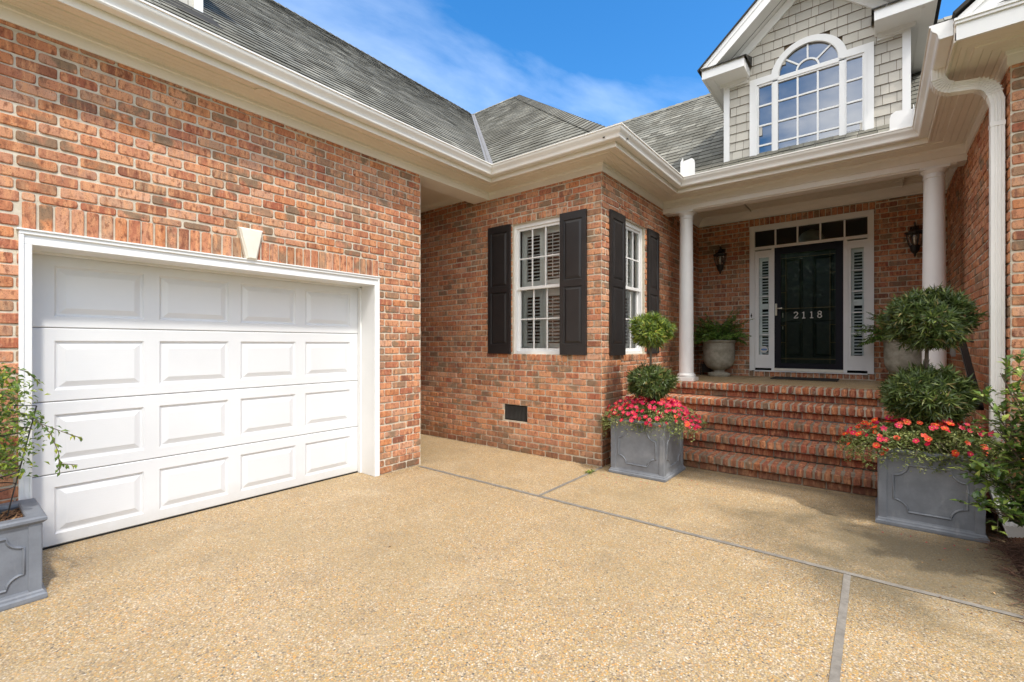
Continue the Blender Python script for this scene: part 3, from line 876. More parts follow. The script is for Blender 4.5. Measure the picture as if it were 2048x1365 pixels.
# keystone
m = MB()
kb = [(1.645, 2.142), (1.730, 2.142), (1.780, 2.405), (1.585, 2.405)]
def kst(n, ins): return [FG.p(u+(-ins if u > 1.69 else ins), z+(ins if z < 2.2 else -ins), n) for u, z in kb]
A_ = kst(0, 0); B_ = kst(.045, 0); C_ = kst(.062, .014)
m.add(A_+B_+C_, [(0, 1, 5, 4), (1, 2, 6, 5), (2, 3, 7, 6), (3, 0, 4, 7), (4, 5, 9, 8), (5, 6, 10, 9), (6, 7, 11, 10), (7, 4, 8, 11), (8, 9, 10, 11)])
part(m, 'keystone', m_keystone, label='cream keystone above the garage door')

# ---- front entry: casing, transom, sidelights, storm door
m = MB()
c0, c1, cb, ctp = -1.647, -.015, .987, 3.376
def fb(m, u0, u1, z0, z1, n0, n1): fbox(m, FP, u0, u1, z0, z1, n0, n1)
fb(m, c0, c0+.075, cb, ctp-.085, -.02, .03); fb(m, c1-.075, c1, cb, ctp-.085, -.02, .03); fb(m, c0, c1, ctp-.085, ctp, -.02, .03)
fb(m, c0, c0+.02, cb, ctp-.02, .03, .042); fb(m, c1-.02, c1, cb, ctp-.02, .03, .042); fb(m, c0, c1, ctp-.02, ctp, .03, .042)
DL, DR = -1.285, -.378
fb(m, DL-.045, DL, cb, 2.99, -.06, .012); fb(m, DR, DR+.045, cb, 2.99, -.06, .012)
fb(m, c0+.075, c1-.075, 2.985, 3.03, -.06, .016)       # transom bar
for u in (-1.274, -.968, -.666, -.364): fb(m, u-.011, u+.011, 3.03, 3.29, -.05, .004)
fb(m, c0+.075, c1-.075, cb-.014, cb+.004, -.08, .035)
ent = part(m, 'door_casing', m_white, label='white casing with five-pane transom round the front door')
m = MB(); fquad(m, FP, c0+.075, c1-.075, 3.03, 3.29, -.03); m.build('transom_glass', m_glassdoor, ent)
m = MB(); m.lathe([(.02, .25), (.13, .2), (.19, .1), (.2, .0), (.19, -.01)], (-.83, 8.98, 3.06), 28); m.build('hall_lamp', m_lampshade, ent, True)
def sidelight(a, b, ga, gb, lab):
    m = MB()
    za, zb, zg0, zg1 = 1.03, 2.965, 1.25, 2.85
    grid_minus(m, FP, a, b, za, zb, [(ga, gb, zg0, zg1)], -.005)
    reveal(m, FP, (ga, gb, zg0, zg1), .03, 0)
    for (u0, u1) in ((a, a+.012), (b-.012, b)): fb(m, u0, u1, za, zb, -.005, .006)
    for z in (1.58, 1.895, 2.21, 2.525): fb(m, ga, gb, z-.009, z+.009, -.03, -.008)
    for k in range(9):
        pass
    S = part(m, 'sidelight', m_white, label=lab)
    m = MB(); fquad(m, FP, ga, gb, zg0, zg1, -.022); m.build('glass_pane', m_glass, S)
    m = MB(); n0 = -.075
    fb(m, ga-.02, ga+.035, zg0-.02, zg1+.02, n0-.01, n0+.01); fb(m, gb-.02, gb+.02, zg0-.02, zg1+.02, n0-.01, n0+.01)
    fb(m, ga+.035, gb-.02, zg1-.055, zg1+.02, n0-.01, n0+.01); fb(m, ga+.035, gb-.02, 2.0, 2.09, n0-.01, n0+.01)
    z = zg0+.02
    while z < zg1-.06:
        if not (1.97 < z < 2.10):
            A, B, s_ = ga+.035, gb-.02, .018
            vs = [FP.p(A, z-s_*.5, n0+s_), FP.p(B, z-s_*.5, n0+s_), FP.p(B, z+s_*.5, n0-s_), FP.p(A, z+s_*.5, n0-s_)]
            vs += [(x, y, zz+.006) for x, y, zz in vs]
            m.add(vs, [(0, 1, 2, 3), (4, 5, 6, 7), (0, 1, 5, 4), (1, 2, 6, 5), (2, 3, 7, 6), (3, 0, 4, 7)])
        z += .048
    m.build('interior_louvre', m_white, S)
    m = MB(); fb(m, ga-.05, gb+.05, zg0-.05, zg1+.05, -.16, -.15); m.build('room_backing', m_dark, S)
    return S
SL = sidelight(-1.572, DL-.045, -1.512, -1.366, 'left sidelight with a white octagonal alarm sticker')
sidelight(DR+.045, -.09, -.285, -.133, 'right sidelight half behind the fern frond')
# alarm sticker with unreadable blue print
m = MB(); cx, cz = -1.44, 1.335
m.add([FP.p(cx+.058*math.cos(PI/8+k*PI/4), cz+.058*math.sin(PI/8+k*PI/4), -.018) for k in range(8)], [tuple(range(8))])
st_ = m.build('alarm_sticker', m_number, SL)
m = MB(); fquad(m, FP, cx-.042, cx+.042, cz-.008, cz+.012, -.0165); fquad(m, FP, cx-.034, cx+.034, cz-.026, cz-.019, -.0165); fquad(m, FP, cx-.025, cx+.025, cz+.024, cz+.029, -.0165)
m.build('sticker_print', m_bluesign, SL)
# storm door frame
m = MB()
gl_ = (-1.195, -.473, 1.115, 2.872)
grid_minus(m, FP, DL, DR, 1.035, 2.982, [gl_], .018)
reveal(m, FP, (DL, DR, 1.035, 2.982), -.018, 0)
for (a, b, c, d_) in ((DL, DR, 1.035, 2.982),): pass
rings_in = gl_
def rv(m, F, h, n0, n1):
    u0, u1, z0, z1 = h
    for A, B in (((u0, z0), (u0, z1)), ((u0, z1), (u1, z1)), ((u1, z1), (u1, z0)), ((u1, z0), (u0, z0))):
        m.quad(F.p(*A, n0), F.p(*B, n0), F.p(*B, n1), F.p(*A, n1))
rv(m, FP, gl_, .018, -.006); rv(m, FP, (DL, DR, 1.035, 2.982), .018, -.03)
SD = part(m, 'front_door', m_doorblack, label='black storm door with full glass over a panelled door')
m = MB(); fquad(m, FP, *gl_, .004); m.build('door_glass', m_glassdoor, SD)
m = MB(); fb(m, DL, DR, .993, 1.034, -.02, .045); m.build('threshold', m_keystone, SD)
m = MB()
nd = -.055; hs_ = [(DL+.12, -.90, 1.22, 1.79), (-.77, DR-.12, 1.22, 1.79), (DL+.12, -.90, 1.93, 2.80), (-.77, DR-.12, 1.93, 2.80)]
grid_minus(m, FP, DL, DR, 1.03, 2.98, hs_, nd)
for h in hs_: rings(m, FP, h, [(.012, -.012), (.02, -.012), (.05, .0)], nd)
m.build('inner_door', pm('inner_door_paint', (.018, .024, .018), .35), SD)
# brass came lines of the glass
m = MB()
for u in (-1.125, -.543): fb(m, u-.0015, u+.0015, gl_[2]+.01, gl_[3]-.01, .005, .007)
for z in (1.19, 1.99, 2.80): fb(m, gl_[0], gl_[1], z-.002, z+.002, .0055, .0075)
for z in (1.45, 1.72, 2.25, 2.52):
    fb(m, gl_[0], -1.125, z-.002, z+.002, .0055, .0075); fb(m, -.543, gl_[1], z-.002, z+.002, .0055, .0075)
m.build('glass_came', m_came, SD)
# handle set
m = MB(); fbox(m, FP, -1.277, -1.245, 1.885, 2.08, .018, .030, 0, .004)
m.tube([FP.p(-1.26, 2.0, .03), FP.p(-1.26, 2.0, .065), FP.p(-1.21, 1.995, .072), FP.p(-1.17, 2.0, .066)], .008, 8)
m.build('door_handle', m_brass, SD)
for z0_, z1_ in ((1.85, 1.93), (1.66, 1.71)):
    m = MB(); fbox(m, FP, -1.185, -1.165, z0_, z1_, -.054, -.035, 0, .004); m.build('door_lock', m_brass, SD)
# house number 2118 in lining strokes with serifs
digits = {'2': [[(.05, .78), (.1, .92), (.28, 1.0), (.46, .93), (.52, .76), (.44, .55), (.22, .30), (.05, .06)], [(.02, .04), (.5, .06), (.57, .22)]],
          '1': [[(.12, .84), (.30, 1.0), (.30, .02)], [(.10, .01), (.50, .01)]],
          '8': [[(.30, .53), (.10, .66), (.10, .86), (.30, 1.0), (.50, .86), (.50, .66), (.30, .53), (.06, .36), (.06, .14), (.30, .0), (.54, .14), (.54, .36), (.30, .53)]]}
x = -1.018
for ch_ in '2118':
    m = MB()
    for st in digits[ch_]:
        ps = []
        for i, q in enumerate(st):
            ps.append(q)
        m.bar([FP.p(x+q[0]*.105, 1.832+q[1]*.10, .007) for q in ps], .013, .0015, up=(0, -1, 0))
    m.build('house_number', m_number, SD)
    x += .104
# door bell ornament on the left casing
m = MB(); m.tube([FP.p(-1.618, 1.86, .034), FP.p(-1.618, 1.935, .034)], [.004, .004], 6); m.lathe([(.003, -.03), (.011, -.01), (.013, 0), (.006, .012), (.002, .03)], FP.p(-1.618, 1.90, .045), 10)
m.build('doorbell', m_iron, ent)

# ---- roofs
PIT = .8333
def roof_plane(E0, U, V, vmax, umin, umax, e=.150, wlo=.11, whi=.24, mats=None, name='roof', label=None, ext=.018):
    """E0 eave origin, U along the eave, V up-slope unit vector; umin/umax functions of v"""
    E0 = Vector(E0); U = Vector(U); V = Vector(V).normalized(); Nn = U.cross(V).normalized()
    if Nn.z < 0: Nn = -Nn
    m = MB()
    k = 24
    for i in range(k):
        a, b = vmax*i/k, vmax*(i+1)/k
        m.quad(E0+U*umin(a)+V*a, E0+U*umax(a)+V*a, E0+U*umax(b)+V*b, E0+U*umin(b)+V*b, 1)
    i = 0; v = -.02
    while v < vmax:
        v2 = min(v+e, vmax); lo0, hi0, lo1, hi1 = umin(max(v, 0)), umax(max(v, 0)), umin(v2), umax(v2)
        lo = min(lo0, lo1); hi = max(hi0, hi1)
        u = lo-R.uniform(0, whi)
        while u < hi:
            u2 = u+R.uniform(wlo, whi); g_ = .002
            vb = v+R.uniform(-.007, .007)
            def cl(x, t):
                return min(max(x, lo0+(lo1-lo0)*t), hi0+(hi1-hi0)*t)
            a0, b0, a1, b1 = cl(u+g_, 0), cl(u2-g_, 0), cl(u+g_, 1), cl(u2-g_, 1)
            if b0-a0 > .004 or b1-a1 > .004:
                t0 = .0095+R.uniform(0, .005)
                A = E0+U*a0+V*vb+Nn*t0; B = E0+U*b0+V*vb+Nn*t0; C = E0+U*b1+V*(v2+ext)+Nn*.003; D = E0+U*a1+V*(v2+ext)+Nn*.003
                m.quad(A, B, C, D, 0)
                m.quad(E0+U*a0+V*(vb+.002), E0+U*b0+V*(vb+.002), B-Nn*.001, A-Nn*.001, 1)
            u = u2
        v += e; i += 1
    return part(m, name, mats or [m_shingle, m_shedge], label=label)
VS = math.sqrt(1+PIT*PIT)
ez = 3.645
RG = 5.6          # horizontal run to the high ridge
# garage roof (faces +x): eave line x=-3.885, rises to -x
kk = 1/VS
roof_plane((-3.885, 0, ez), (0, 1, 0), (-1, 0, PIT), RG*VS, lambda v: -4.0, lambda v: YB-.335+v*kk-.02, label='garage roof slope rising to the left ridge')
# bay roof (faces -y)
RB = roof_plane((0, YB-.335, ez), (1, 0, 0), (0, 1, PIT), RG*VS, lambda v: -3.885-v*kk+.02, lambda v: XS+.335-v*kk, label='hipped bay roof slope')
# bay hip end (faces +x)
roof_plane((XS+.335, 0, ez), (0, 1, 0), (-1, 0, PIT), RG*VS, lambda v: YB-.335+v*kk, lambda v: max(YB-.335+v*kk+.02, min(YP-.335+v*kk, 14-v*.2)), e=.30, whi=.6, wlo=.3, label='hip end of the bay roof')
# main roof over the porch (faces -y)
RM = 3.42
def hip_l(v): return XS+.335-v*kk
roof_plane((0, YP-.335, ez), (1, 0, 0), (0, 1, PIT), RM*VS, lambda v: hip_l(v), lambda v: XR-.335+v*kk, label='main roof slope behind the dormer')
# wing roof (faces -x) and its other side, back slopes
m = MB()
def pl(*p): m.add([Vector(q) for q in p], [tuple(range(len(p)))])
zz = lambda t: ez+t*PIT
xr = XR-.335
pl((xr, 4.34, ez), (xr, YP-.335, ez), (xr+RM, YP-.335+RM, zz(RM)), (xr+RM, 4.34, zz(RM)))
pl((xr+RM, 4.34, zz(RM)), (xr+RM, 13, zz(RM)), (xr+2*RM, 13, ez), (xr+2*RM, 4.34, ez))
pl((hip_l(RM*VS), YP-.335+RM, zz(RM)), (xr+RM, YP-.335+RM, zz(RM)), (xr+RM, YP-.335+2*RM, ez), (hip_l(RM*VS), YP-.335+2*RM, ez))
pl((-3.885-RG, -4, zz(RG)-.01), (-3.885-RG, YB-.335+RG, zz(RG)-.01), (-3.885-2*RG, YB-.335+RG, ez), (-3.885-2*RG, -4, ez))
pl((-3.885-RG, YB-.335+RG, zz(RG)-.01), (XS+.335-RG, YB-.335+RG, zz(RG)-.01), (XS+.335-RG, YB-.335+2*RG, ez), (-3.885-RG, YB-.335+2*RG, ez))
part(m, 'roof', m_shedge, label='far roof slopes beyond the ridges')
# hip caps and ridge caps, valley flashing
m = MB()
def caps(a, b, wdt=.14, step=.15, dn=.10):
    a, b = Vector(a), Vector(b); d_ = (b-a).normalized(); L_ = (b-a).length; sd = Vector((d_.y, -d_.x, 0)).normalized(); n_ = int(L_/step)
    for i in range(n_):
        p0 = a+d_*(i*step); p1 = a+d_*(i*step+step*1.15); l0, l1 = Vector((0, 0, .034)), Vector((0, 0, .020)); q = Vector((0, 0, -dn*wdt/.14))
        vs = [p0+l0, p1+l1, p1+l1+sd*wdt+q, p0+l0+sd*wdt+q, p1+l1-sd*wdt+q, p0+l0-sd*wdt+q]
        m.add(vs, [(0, 1, 2, 3), (0, 5, 4, 1)], 0)
        lo = Vector((0, 0, -.014))
        m.add([p0+l0, p0+l0+lo, p0+l0+sd*wdt+q+lo, p0+l0+sd*wdt+q, p0+l0-sd*wdt+q, p0+l0-sd*wdt+q+lo], [(0, 1, 2, 3), (0, 4, 5, 1)], 1)
yb_ = YB-.335
caps((XS+.335, yb_, ez), (XS+.335-RG, yb_+RG, zz(RG)), .14, .15, .085)
part(m, 'ridge_cap', [m_shingle, m_shedge], label='hip cap shingles on the bay roof')
m = MB(); RL = 'ridge cap shingles along the tops'
caps((-3.885-RG, -3.5, zz(RG)), (-3.885-RG, yb_+RG, zz(RG)), .14, .16, .12)
part(m, 'ridge_cap', [m_shingle, m_shedge], label=RL); m = MB()
caps((-3.885-RG, yb_+RG, zz(RG)), (XS+.335-RG, yb_+RG, zz(RG)), .14, .16, .12)
part(m, 'ridge_cap', [m_shingle, m_shedge], label=RL); m = MB()
caps((hip_l(RM*VS), YP-.335+RM, zz(RM)), (xr+RM, YP-.335+RM, zz(RM)), .14, .16, .12)
part(m, 'ridge_cap', [m_shingle, m_shedge], label='ridge cap shingles along the tops')
m = MB()
a = Vector((-3.885, yb_, ez)); b = Vector((-3.885-RG, yb_+RG, zz(RG)))
s1 = Vector((1, 1, 0)).normalized()
up_ = .048*PIT/math.sqrt(2)
for s_ in (1, -1):
    q = s1*s_*.048+Vector((0, 0, up_))
    m.quad(a+Vector((0, 0, .016)), a+q+Vector((0, 0, .022)), b+q+Vector((0, 0, .022)), b+Vector((0, 0, .016)))
    m.quad(a+s1*s_*.004+Vector((0, 0, .018)), a+Vector((0, 0, .034)), b+Vector((0, 0, .034)), b+s1*s_*.004+Vector((0, 0, .018)))
part(m, 'valley_flashing', m_flash)

# wing gable front: fascia, rake, return
m = MB()
m.box(.435, 4.2, 4.360, 4.3855, 3.505, 3.612)
m.box(.428, 4.2, 4.345, 4.3855, 3.612, 3.632); m.box(.422, 4.2, 4.335, 4.3855, 3.632, 3.648)
part(m, 'fascia', m_white, label='white gable-end fascia of the right wing')
m = MB()
def rake(x0, z0, x1, z1, wd, y0, y1, mi=0):
    dx, dz = x1-x0, z1-z0; l_ = math.hypot(dx, dz); nx, nz = dz/l_, -dx/l_
    if nz > 0: nx, nz = -nx, -nz
    P = [(x0, z0), (x1, z1), (x1+nx*wd, z1+nz*wd), (x0+nx*wd, z0+nz*wd)]
    m.add([(x, y0, z) for x, z in P]+[(x, y1, z) for x, z in P], [(0, 1, 2, 3), (7, 6, 5, 4), (0, 1, 5, 4), (1, 2, 6, 5), (2, 3, 7, 6), (3, 0, 4, 7)], mi)
P4 = [(.44, 3.650), (3.85, 3.650+3.41*PIT), (3.85, 3.650+3.41*PIT-.21), (.69, 3.650)]
m.add([(x, 4.352, z) for x, z in P4]+[(x, 4.368, z) for x, z in P4], [(0, 1, 2, 3), (0, 1, 5, 4), (1, 2, 6, 5), (2, 3, 7, 6), (3, 0, 4, 7)])
P5 = [(.44, 3.655), (3.85, 3.655+3.41*PIT), (3.85, 3.655+3.41*PIT-.055), (.505, 3.655)]
m.add([(x, 4.344, z) for x, z in P5]+[(x, 4.352, z) for x, z in P5], [(0, 1, 2, 3), (0, 1, 5, 4), (2, 3, 7, 6), (3, 0, 4, 7)])
m.add([(.46, 4.372, 3.60), (3.85, 4.372, 3.60), (3.85, 4.372, 6.3)], [(0, 1, 2)])
rake(.415, 3.69, 3.86, 3.69+3.445*PIT, .022, 4.325, 4.50, 1)
m.add([(.62, 4.33, 3.652), (2.2, 4.33, 3.652), (2.2, 4.36, 3.70), (.75, 4.36, 3.70)], [(0, 1, 2, 3)], 1)
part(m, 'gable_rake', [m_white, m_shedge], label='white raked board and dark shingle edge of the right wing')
# gutter end cap
m = MB()
pr = [(.3372, 3.562), (.405, 3.562), (.413, 3.572), (.415, 3.592), (.424, 3.610), (.442, 3.626), (.452, 3.645), (.453, 3.659), (.462, 3.662), (.462, 3.674), (.3372, 3.674)]
m.add([(XR-a, 4.3905, z) for a, z in pr]+[(XR-a, 4.387, z) for a, z in pr], [tuple(range(len(pr))), tuple(range(2*len(pr)-1, len(pr)-1, -1))])
m.build('end_cap', m_white, gut)

# ---- downspout with corrugated elbows
def corr(w_, h_, k=5, dpt=.004):
    """ribbed rectangular section"""
    s_ = []
    def side(ax, ay, bx, by, nx, ny):
        for i in range(k):
            for t, q in ((i/k+.02/k, 0), ((i+.28)/k, 0), ((i+.40)/k, 1), ((i+.88)/k, 1)):
                s_.append((ax+(bx-ax)*t-nx*dpt*(1-q)*(0 if i == 0 and t < .1 else 1), ay+(by-ay)*t-ny*dpt*(1-q)*(0 if i == 0 and t < .1 else 1)))
    W_, H_ = w_/2, h_/2
    side(-W_, -H_, W_, -H_, 0, -1); side(W_, -H_, W_, H_, 1, 0); side(W_, H_, -W_, H_, 0, 1); side(-W_, H_, -W_, -H_, -1, 0)
    return s_
sec = corr(.085, .062, 4, .003)
m = MB()
ox, oy = .385, 4.89; dxp = .705
path = [(ox, oy, 3.60), (ox, oy, 3.49)]
for k in range(1, 9):
    t = k/8*math.radians(78); path.append((ox+.10*(1-math.cos(t)), oy, 3.49-.10*math.sin(t)))
e = path[-1]; slope = math.tan(math.radians(9))
x2 = dxp-.115; path.append((x2, oy, e[2]-(x2-e[0])*slope*.9))
e = path[-1]
for k in range(1, 9):
    t = k/8*math.radians(82); path.append((e[0]+.10*math.sin(t), oy, e[2]-.10*(1-math.cos(t))-.02*k/8))
e = path[-1]
sec_h = corr(.088, .066, 4, .003)
m.bar(path+[(dxp, oy, e[2]-.06)], 0, 0, up=(0, -1, 0), rib=corr(.078, .074, 4, .003))
# pleats on the elbows
def pleats(pts_, w1, w2):
    for q0, q1 in zip(pts_, pts_[1:]):
        q0 = Vector(q0); q1 = Vector(q1); mid_ = (q0+q1)/2; d_ = (q1-q0).normalized()
        m.bar([mid_-d_*.0045, mid_+d_*.0045], w1, w2, up=(0, -1, 0))
def densify(pl_, n):
    o = []
    for i in range(len(pl_)-1):
        for k in range(n): o.append(Vector(pl_[i]).lerp(Vector(pl_[i+1]), k/n))
    o.append(Vector(pl_[-1])); return o
pleats(path[1:10], .090, .088); pleats(path[10:19], .090, .088)
dsp = part(m, 'downspout', m_gutter, label='white downspout swinging from the gutter to the wing corner')
m = MB(); zt = e[2]-.05
m.bar([(dxp, oy, zt), (dxp, oy, .48)], 0, 0, up=(0, -1, 0), rib=corr(.074, .070, 4, .004))
m.bar([(dxp, oy, zt-.16), (dxp, oy, zt-.19)], .080, .076, up=(0, -1, 0))
m.build('downspout_pipe', m_gutter, dsp)
m = MB()
pb = [(dxp, oy, .50)]
for k in range(13):
    t = k/12*math.radians(64); pb.append((dxp+.05*k/12, oy-.26*(1-math.cos(t)), .44-.26*math.sin(t)))
q = Vector(pb[-1]); dd = Vector((.08, -.9, -.42)).normalized()
pb.append(tuple(q+dd*.16))
m.bar(pb, 0, 0, up=(0, -1, 0), rib=corr(.118, .100, 6, .006))
m.build('kickout_elbow', m_white, dsp)

# ---- dormers
def dormer(T, label, full=True):
    """built in its own frame: x across (0 = centre), y=0 face (outwards -y), z absolute; T maps to world"""
    def tm(mb_): mb_.v = [tuple(T @ Vector(p)) for p in mb_.v]; return mb_
    hw = .955; zb = 3.78; ze = 4.93; az = 6.09
    # siding: individual shakes on a backing
    m = MB()
    F = FR((0, 0, 0), (1, 0, 0), (0, -1, 0))
    rz = lambda x: az-.20-abs(x)*.86      # underside line of rake
    arch = lambda x, z: (x*x+(z-4.82)**2) < .385**2 or (abs(x) < .64 and z < 4.875)
    N_ = 40
    for i in range(N_):
        x0, x1 = -hw+2*hw*i/N_, -hw+2*hw*(i+1)/N_
        m.add([F.p(x0, zb, -.012), F.p(x1, zb, -.012), F.p(x1, rz(x1), -.012), F.p(x0, rz(x0), -.012)], [(0, 1, 2, 3)], 1)
    z = zb; row = 0
    while z < az-.2:
        x = -hw+.06-R.uniform(0, .1)
        while x < hw-.06:
            x2 = x+R.choice((.075, .10, .125, .15, .165)); a, b = max(x, -hw+.06), min(x2, hw-.06)
            cx_ = (a+b)/2
            if b-a > .02 and not (arch(a+.02, z+.05) and arch(b-.02, z+.05)) and z+.118 < min(rz(a), rz(b))+.16:
                zt_ = z+.124; n0 = .012+R.uniform(0, .003)
                m.quad(F.p(a+.0022, z, n0), F.p(b-.0022, z, n0), F.p(b-.0022, zt_, 0), F.p(a+.0022, zt_, 0), 0)
                m.quad(F.p(a, z, -.005), F.p(b, z, -.005), F.p(b, z, n0), F.p(a, z, n0), 1)
            x = x2
        z += .118; row += 1
    # side cheeks
    for s_ in (-1, 1): m.quad((s_*hw, .0, 3.6), (s_*hw, 2.2, 3.6), (s_*hw, 2.2, 5.1), (s_*hw, .0, 5.1), 0)
    Dm = tm(m).build('dormer', [m_shake, m_shakeedge], H); Dm['label'] = label
    # corner boards, frieze returns
    for s_ in (-1, 1):
        m = MB()
        a, b = sorted((s_*(hw+.006), s_*(hw-.066))); m.box(a, b, -.026, .0, 3.66, 4.93)
        a, b = sorted((s_*(hw+.006), s_*(hw-.018))); m.box(a, b, .0, .07, 3.66, 4.93)
        a, b = sorted((s_*(hw-.285), s_*(hw-.0))); m.box(a, b, -.030, .002, 4.875, 4.94)
        tm(m).build('corner_board', m_white, Dm)
    # box returns with soffit
    for s_ in (-1, 1):
        m = MB()
        a, b = sorted((s_*1.155, s_*.645))
        m.box(a, b, -.35, -.325, 4.935, 5.055)                     # front fascia
        a2, b2 = sorted((s_*.67, s_*.645)); m.box(a2, b2, -.3249, -.001, 4.935, 5.055)
        a3, b3 = sorted((s_*1.155, s_*1.13)); m.box(a3, b3, -.3249, 2.6, 4.935, 5.055)
        a4, b4 = sorted((s_*1.13, s_*.67)); m.box(a4, b4, -.325, -.001, 4.945, 4.96)
        a5, b5 = sorted((s_*1.13, s_*(hw+.002))); m.box(a5, b5, -.001, 2.6, 4.945, 4.96)
        a6, b6 = sorted((s_*1.06, s_*1.03)); m.box(a6, b6, -.27, 2.6, 4.938, 4.945)
        # crown under the return at the wall
        a7, b7 = sorted((s_*(hw+.05), s_*.67)); m.box(a7, b7, -.05, -.03, 4.90, 4.945)
        tm(m).build('eave_return', m_white, Dm)
    # little roof on returns
    for s_ in (-1, 1):
        m = MB()
        for i in range(4):
            a, b = .62+i*.135, .62+(i+1)*.135-.003
            a, b = sorted((s_*a, s_*b))
            m.add([(a, -.375, 5.062), (b, -.375, 5.062), (b, -.01, 5.20), (a, -.01, 5.20), (a, -.375, 5.05), (b, -.375, 5.05)], [(0, 1, 2, 3)], 0)
            m.add([(a, -.375, 5.062), (b, -.375, 5.062), (b, -.375, 5.048), (a, -.375, 5.048)], [(0, 1, 2, 3)], 1)
        e_ = s_*.618
        m.add([(e_, -.375, 5.062), (e_, -.01, 5.20), (e_, -.01, 5.06), (e_, -.375, 5.048)], [(0, 1, 2, 3)], 1)
        tm(m).build('return_roof', [m_shingle, m_shedge], Dm)
    # rakes: fascia board + sloping soffit, roof slabs with dark edge
    for s_ in (-1, 1):
        m = MB()
        def q(x, z, y): return (s_*x, y, z)
        A0, A1 = (1.17, 5.065), (0, az); L_ = math.hypot(1.17, az-5.065); nx, nz = -(az-5.065)/L_, -1.17/L_
        wd = .135
        P = [(1.17, 5.065), (0, az), (0, az+(-wd)*1.33), (1.17-wd*.86*1.0, 5.065-.01)]
        P[3] = (1.17-.18, 5.06)
        m.add([q(x, z, -.36) for x, z in P]+[q(x, z, -.335) for x, z in P], [(0, 1, 2, 3), (4, 5, 6, 7), (0, 1, 5, 4), (1, 2, 6, 5), (2, 3, 7, 6), (3, 0, 4, 7)])
        # second stepped moulding on the fascia
        P2 = [(1.17, 5.075), (0, az+.01), (0, az-.055), (1.095, 5.075)]
        m.add([q(x, z, -.368) for x, z in P2]+[q(x, z, -.36) for x, z in P2], [(0, 1, 2, 3), (0, 1, 5, 4), (1, 2, 6, 5), (2, 3, 7, 6), (3, 0, 4, 7)])
        # sloping soffit (three boards)
        for y0, y1, dz in ((-.335, -.23, .020), (-.227, -.12, .026), (-.117, -.03, .020)):
            a = (.99, 5.06+dz); b = (0, 5.06+dz+.99*.872)
            m.add([q(*a, y0), q(*b, y0), q(*b, y1), q(*a, y1)], [(0, 1, 2, 3)])
        # frieze board on the wall under the rake
        P3 = [(.80, 5.06+.19*.872+.02), (0, 5.06+.99*.872+.02), (0, 5.06+.99*.872-.10), (.66, 5.06+.19*.872+.01-.0)]
        P3 = [(.99, 5.075), (0, 5.075+.99*.872), (0, 5.075+.99*.872-.13), (.845, 5.075)]
        m.add([q(x, z, -.035) for x, z in P3]+[q(x, z, .0) for x, z in P3], [(0, 1, 2, 3), (2, 3, 7, 6), (3, 0, 4, 7)])
        tm(m).build('rake_board', m_white, Dm)
    m = MB()
    for s_ in (-1, 1):
        P = [(1.20, 5.045), (0, az+.02), (0, az+.042), (1.205, 5.066)]
        y0, y1 = -.385, 2.9
        vs = [(s_*x, y0, z) for x, z in P]+[(s_*x, y1, z) for x, z in P]
        m.add(vs, [(0, 1, 2, 3), (0, 1, 5, 4), (2, 3, 7, 6), (3, 0, 4, 7)], 1)
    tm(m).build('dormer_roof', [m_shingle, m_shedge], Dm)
    # window: casing outline with arch, sashes, glass
    cz = 4.83
    def archring(m, r0, r1, y0, y1, a0=0, a1=PI, n=28, zc=cz):
        o = []
        for i in range(n+1):
            t = a0+(a1-a0)*i/n; c_, s_ = math.cos(t), math.sin(t)
            o.append([(r1*c_, y0, zc+r1*s_), (r0*c_, y0, zc+r0*s_), (r0*c_, y1, zc+r0*s_), (r1*c_, y1, zc+r1*s_)])
        for i in range(n):
            A, B = o[i], o[i+1]
            for k in range(4): m.quad(A[k], A[(k+1) % 4], B[(k+1) % 4], B[k])
    m = MB(); z0 = 3.74
    for s_ in (-1, 1):
        a, b = sorted((s_*.642, s_*.555)); m.box(a, b, -.034, -.001, z0, 4.88)
        a, b = sorted((s_*.642, s_*.36)); m.box(a, b, -.0335, -.0012, 4.80, 4.88) if False else None
        a, b = sorted((s_*.555, s_*.372)); m.box(a, b, -.034, -.001, 4.795, 4.88)
        a, b = sorted((s_*.575, s_*.555)); m.box(a, b, -.045, -.034, z0, 4.815)
        a, b = sorted((s_*.372, s_*.318)); m.box(a, b, -.030, .02, z0, 4.79)      # mullions
    archring(m, .325, .40, -.036, -.001, 0.0, PI, 32, 4.80)
    archring(m, .315, .33, -.0345, -.001, 0.0, PI, 32, 4.81)
    archring(m, .305, .328, -.024, -.001, 0.0, PI)
    m.box(-.372, .372, -.030, .02, 4.775, 4.825)
    cas_ = tm(m).build('window_casing', m_white, Dm)
    m = MB()
    # muntins
    zz_ = [3.755, 4.005, 4.262, 4.520, 4.768]
    for x in (-.105, .105): m.box(x-.010, x+.010, -.012, .0, z0, 4.775)
    for z in zz_[1:4]:
        m.box(-.318, .318, -.0115, .0005, z-.010, z+.010)
        for s_ in (-1, 1): a, b = sorted((s_*.536, s_*.388)); m.box(a, b, -.0115, .0005, z-.010, z+.010)
    for s_ in (-1, 1):
        a, b = sorted((s_*.555, s_*.536)); m.box(a, b, -.02, .0, z0, 4.79)
        a, b = sorted((s_*.388, s_*.372)); m.box(a, b, -.02, .0, z0, 4.79)
        a, b = sorted((s_*.536, s_*.388)); m.box(a, b, -.0195, .0, 4.770, 4.795)
    m.box(-.318, .318, -.02, .0, 4.755, 4.775)
    archring(m, .105, .125, -.0122, .0, 0, PI, 16, 4.825)
    for t in (PI*.22, PI*.5, PI*.78):
        c_, s_ = math.cos(t), math.sin(t)
        a = Vector((c_*.12, -.006, 4.825+s_*.12)); b = Vector((c_*.31, -.006, 4.825+s_*.31)); m.bar([a, b], .018, .012, up=(0, -1, 0))
    tm(m).build('muntin', m_white, Dm)
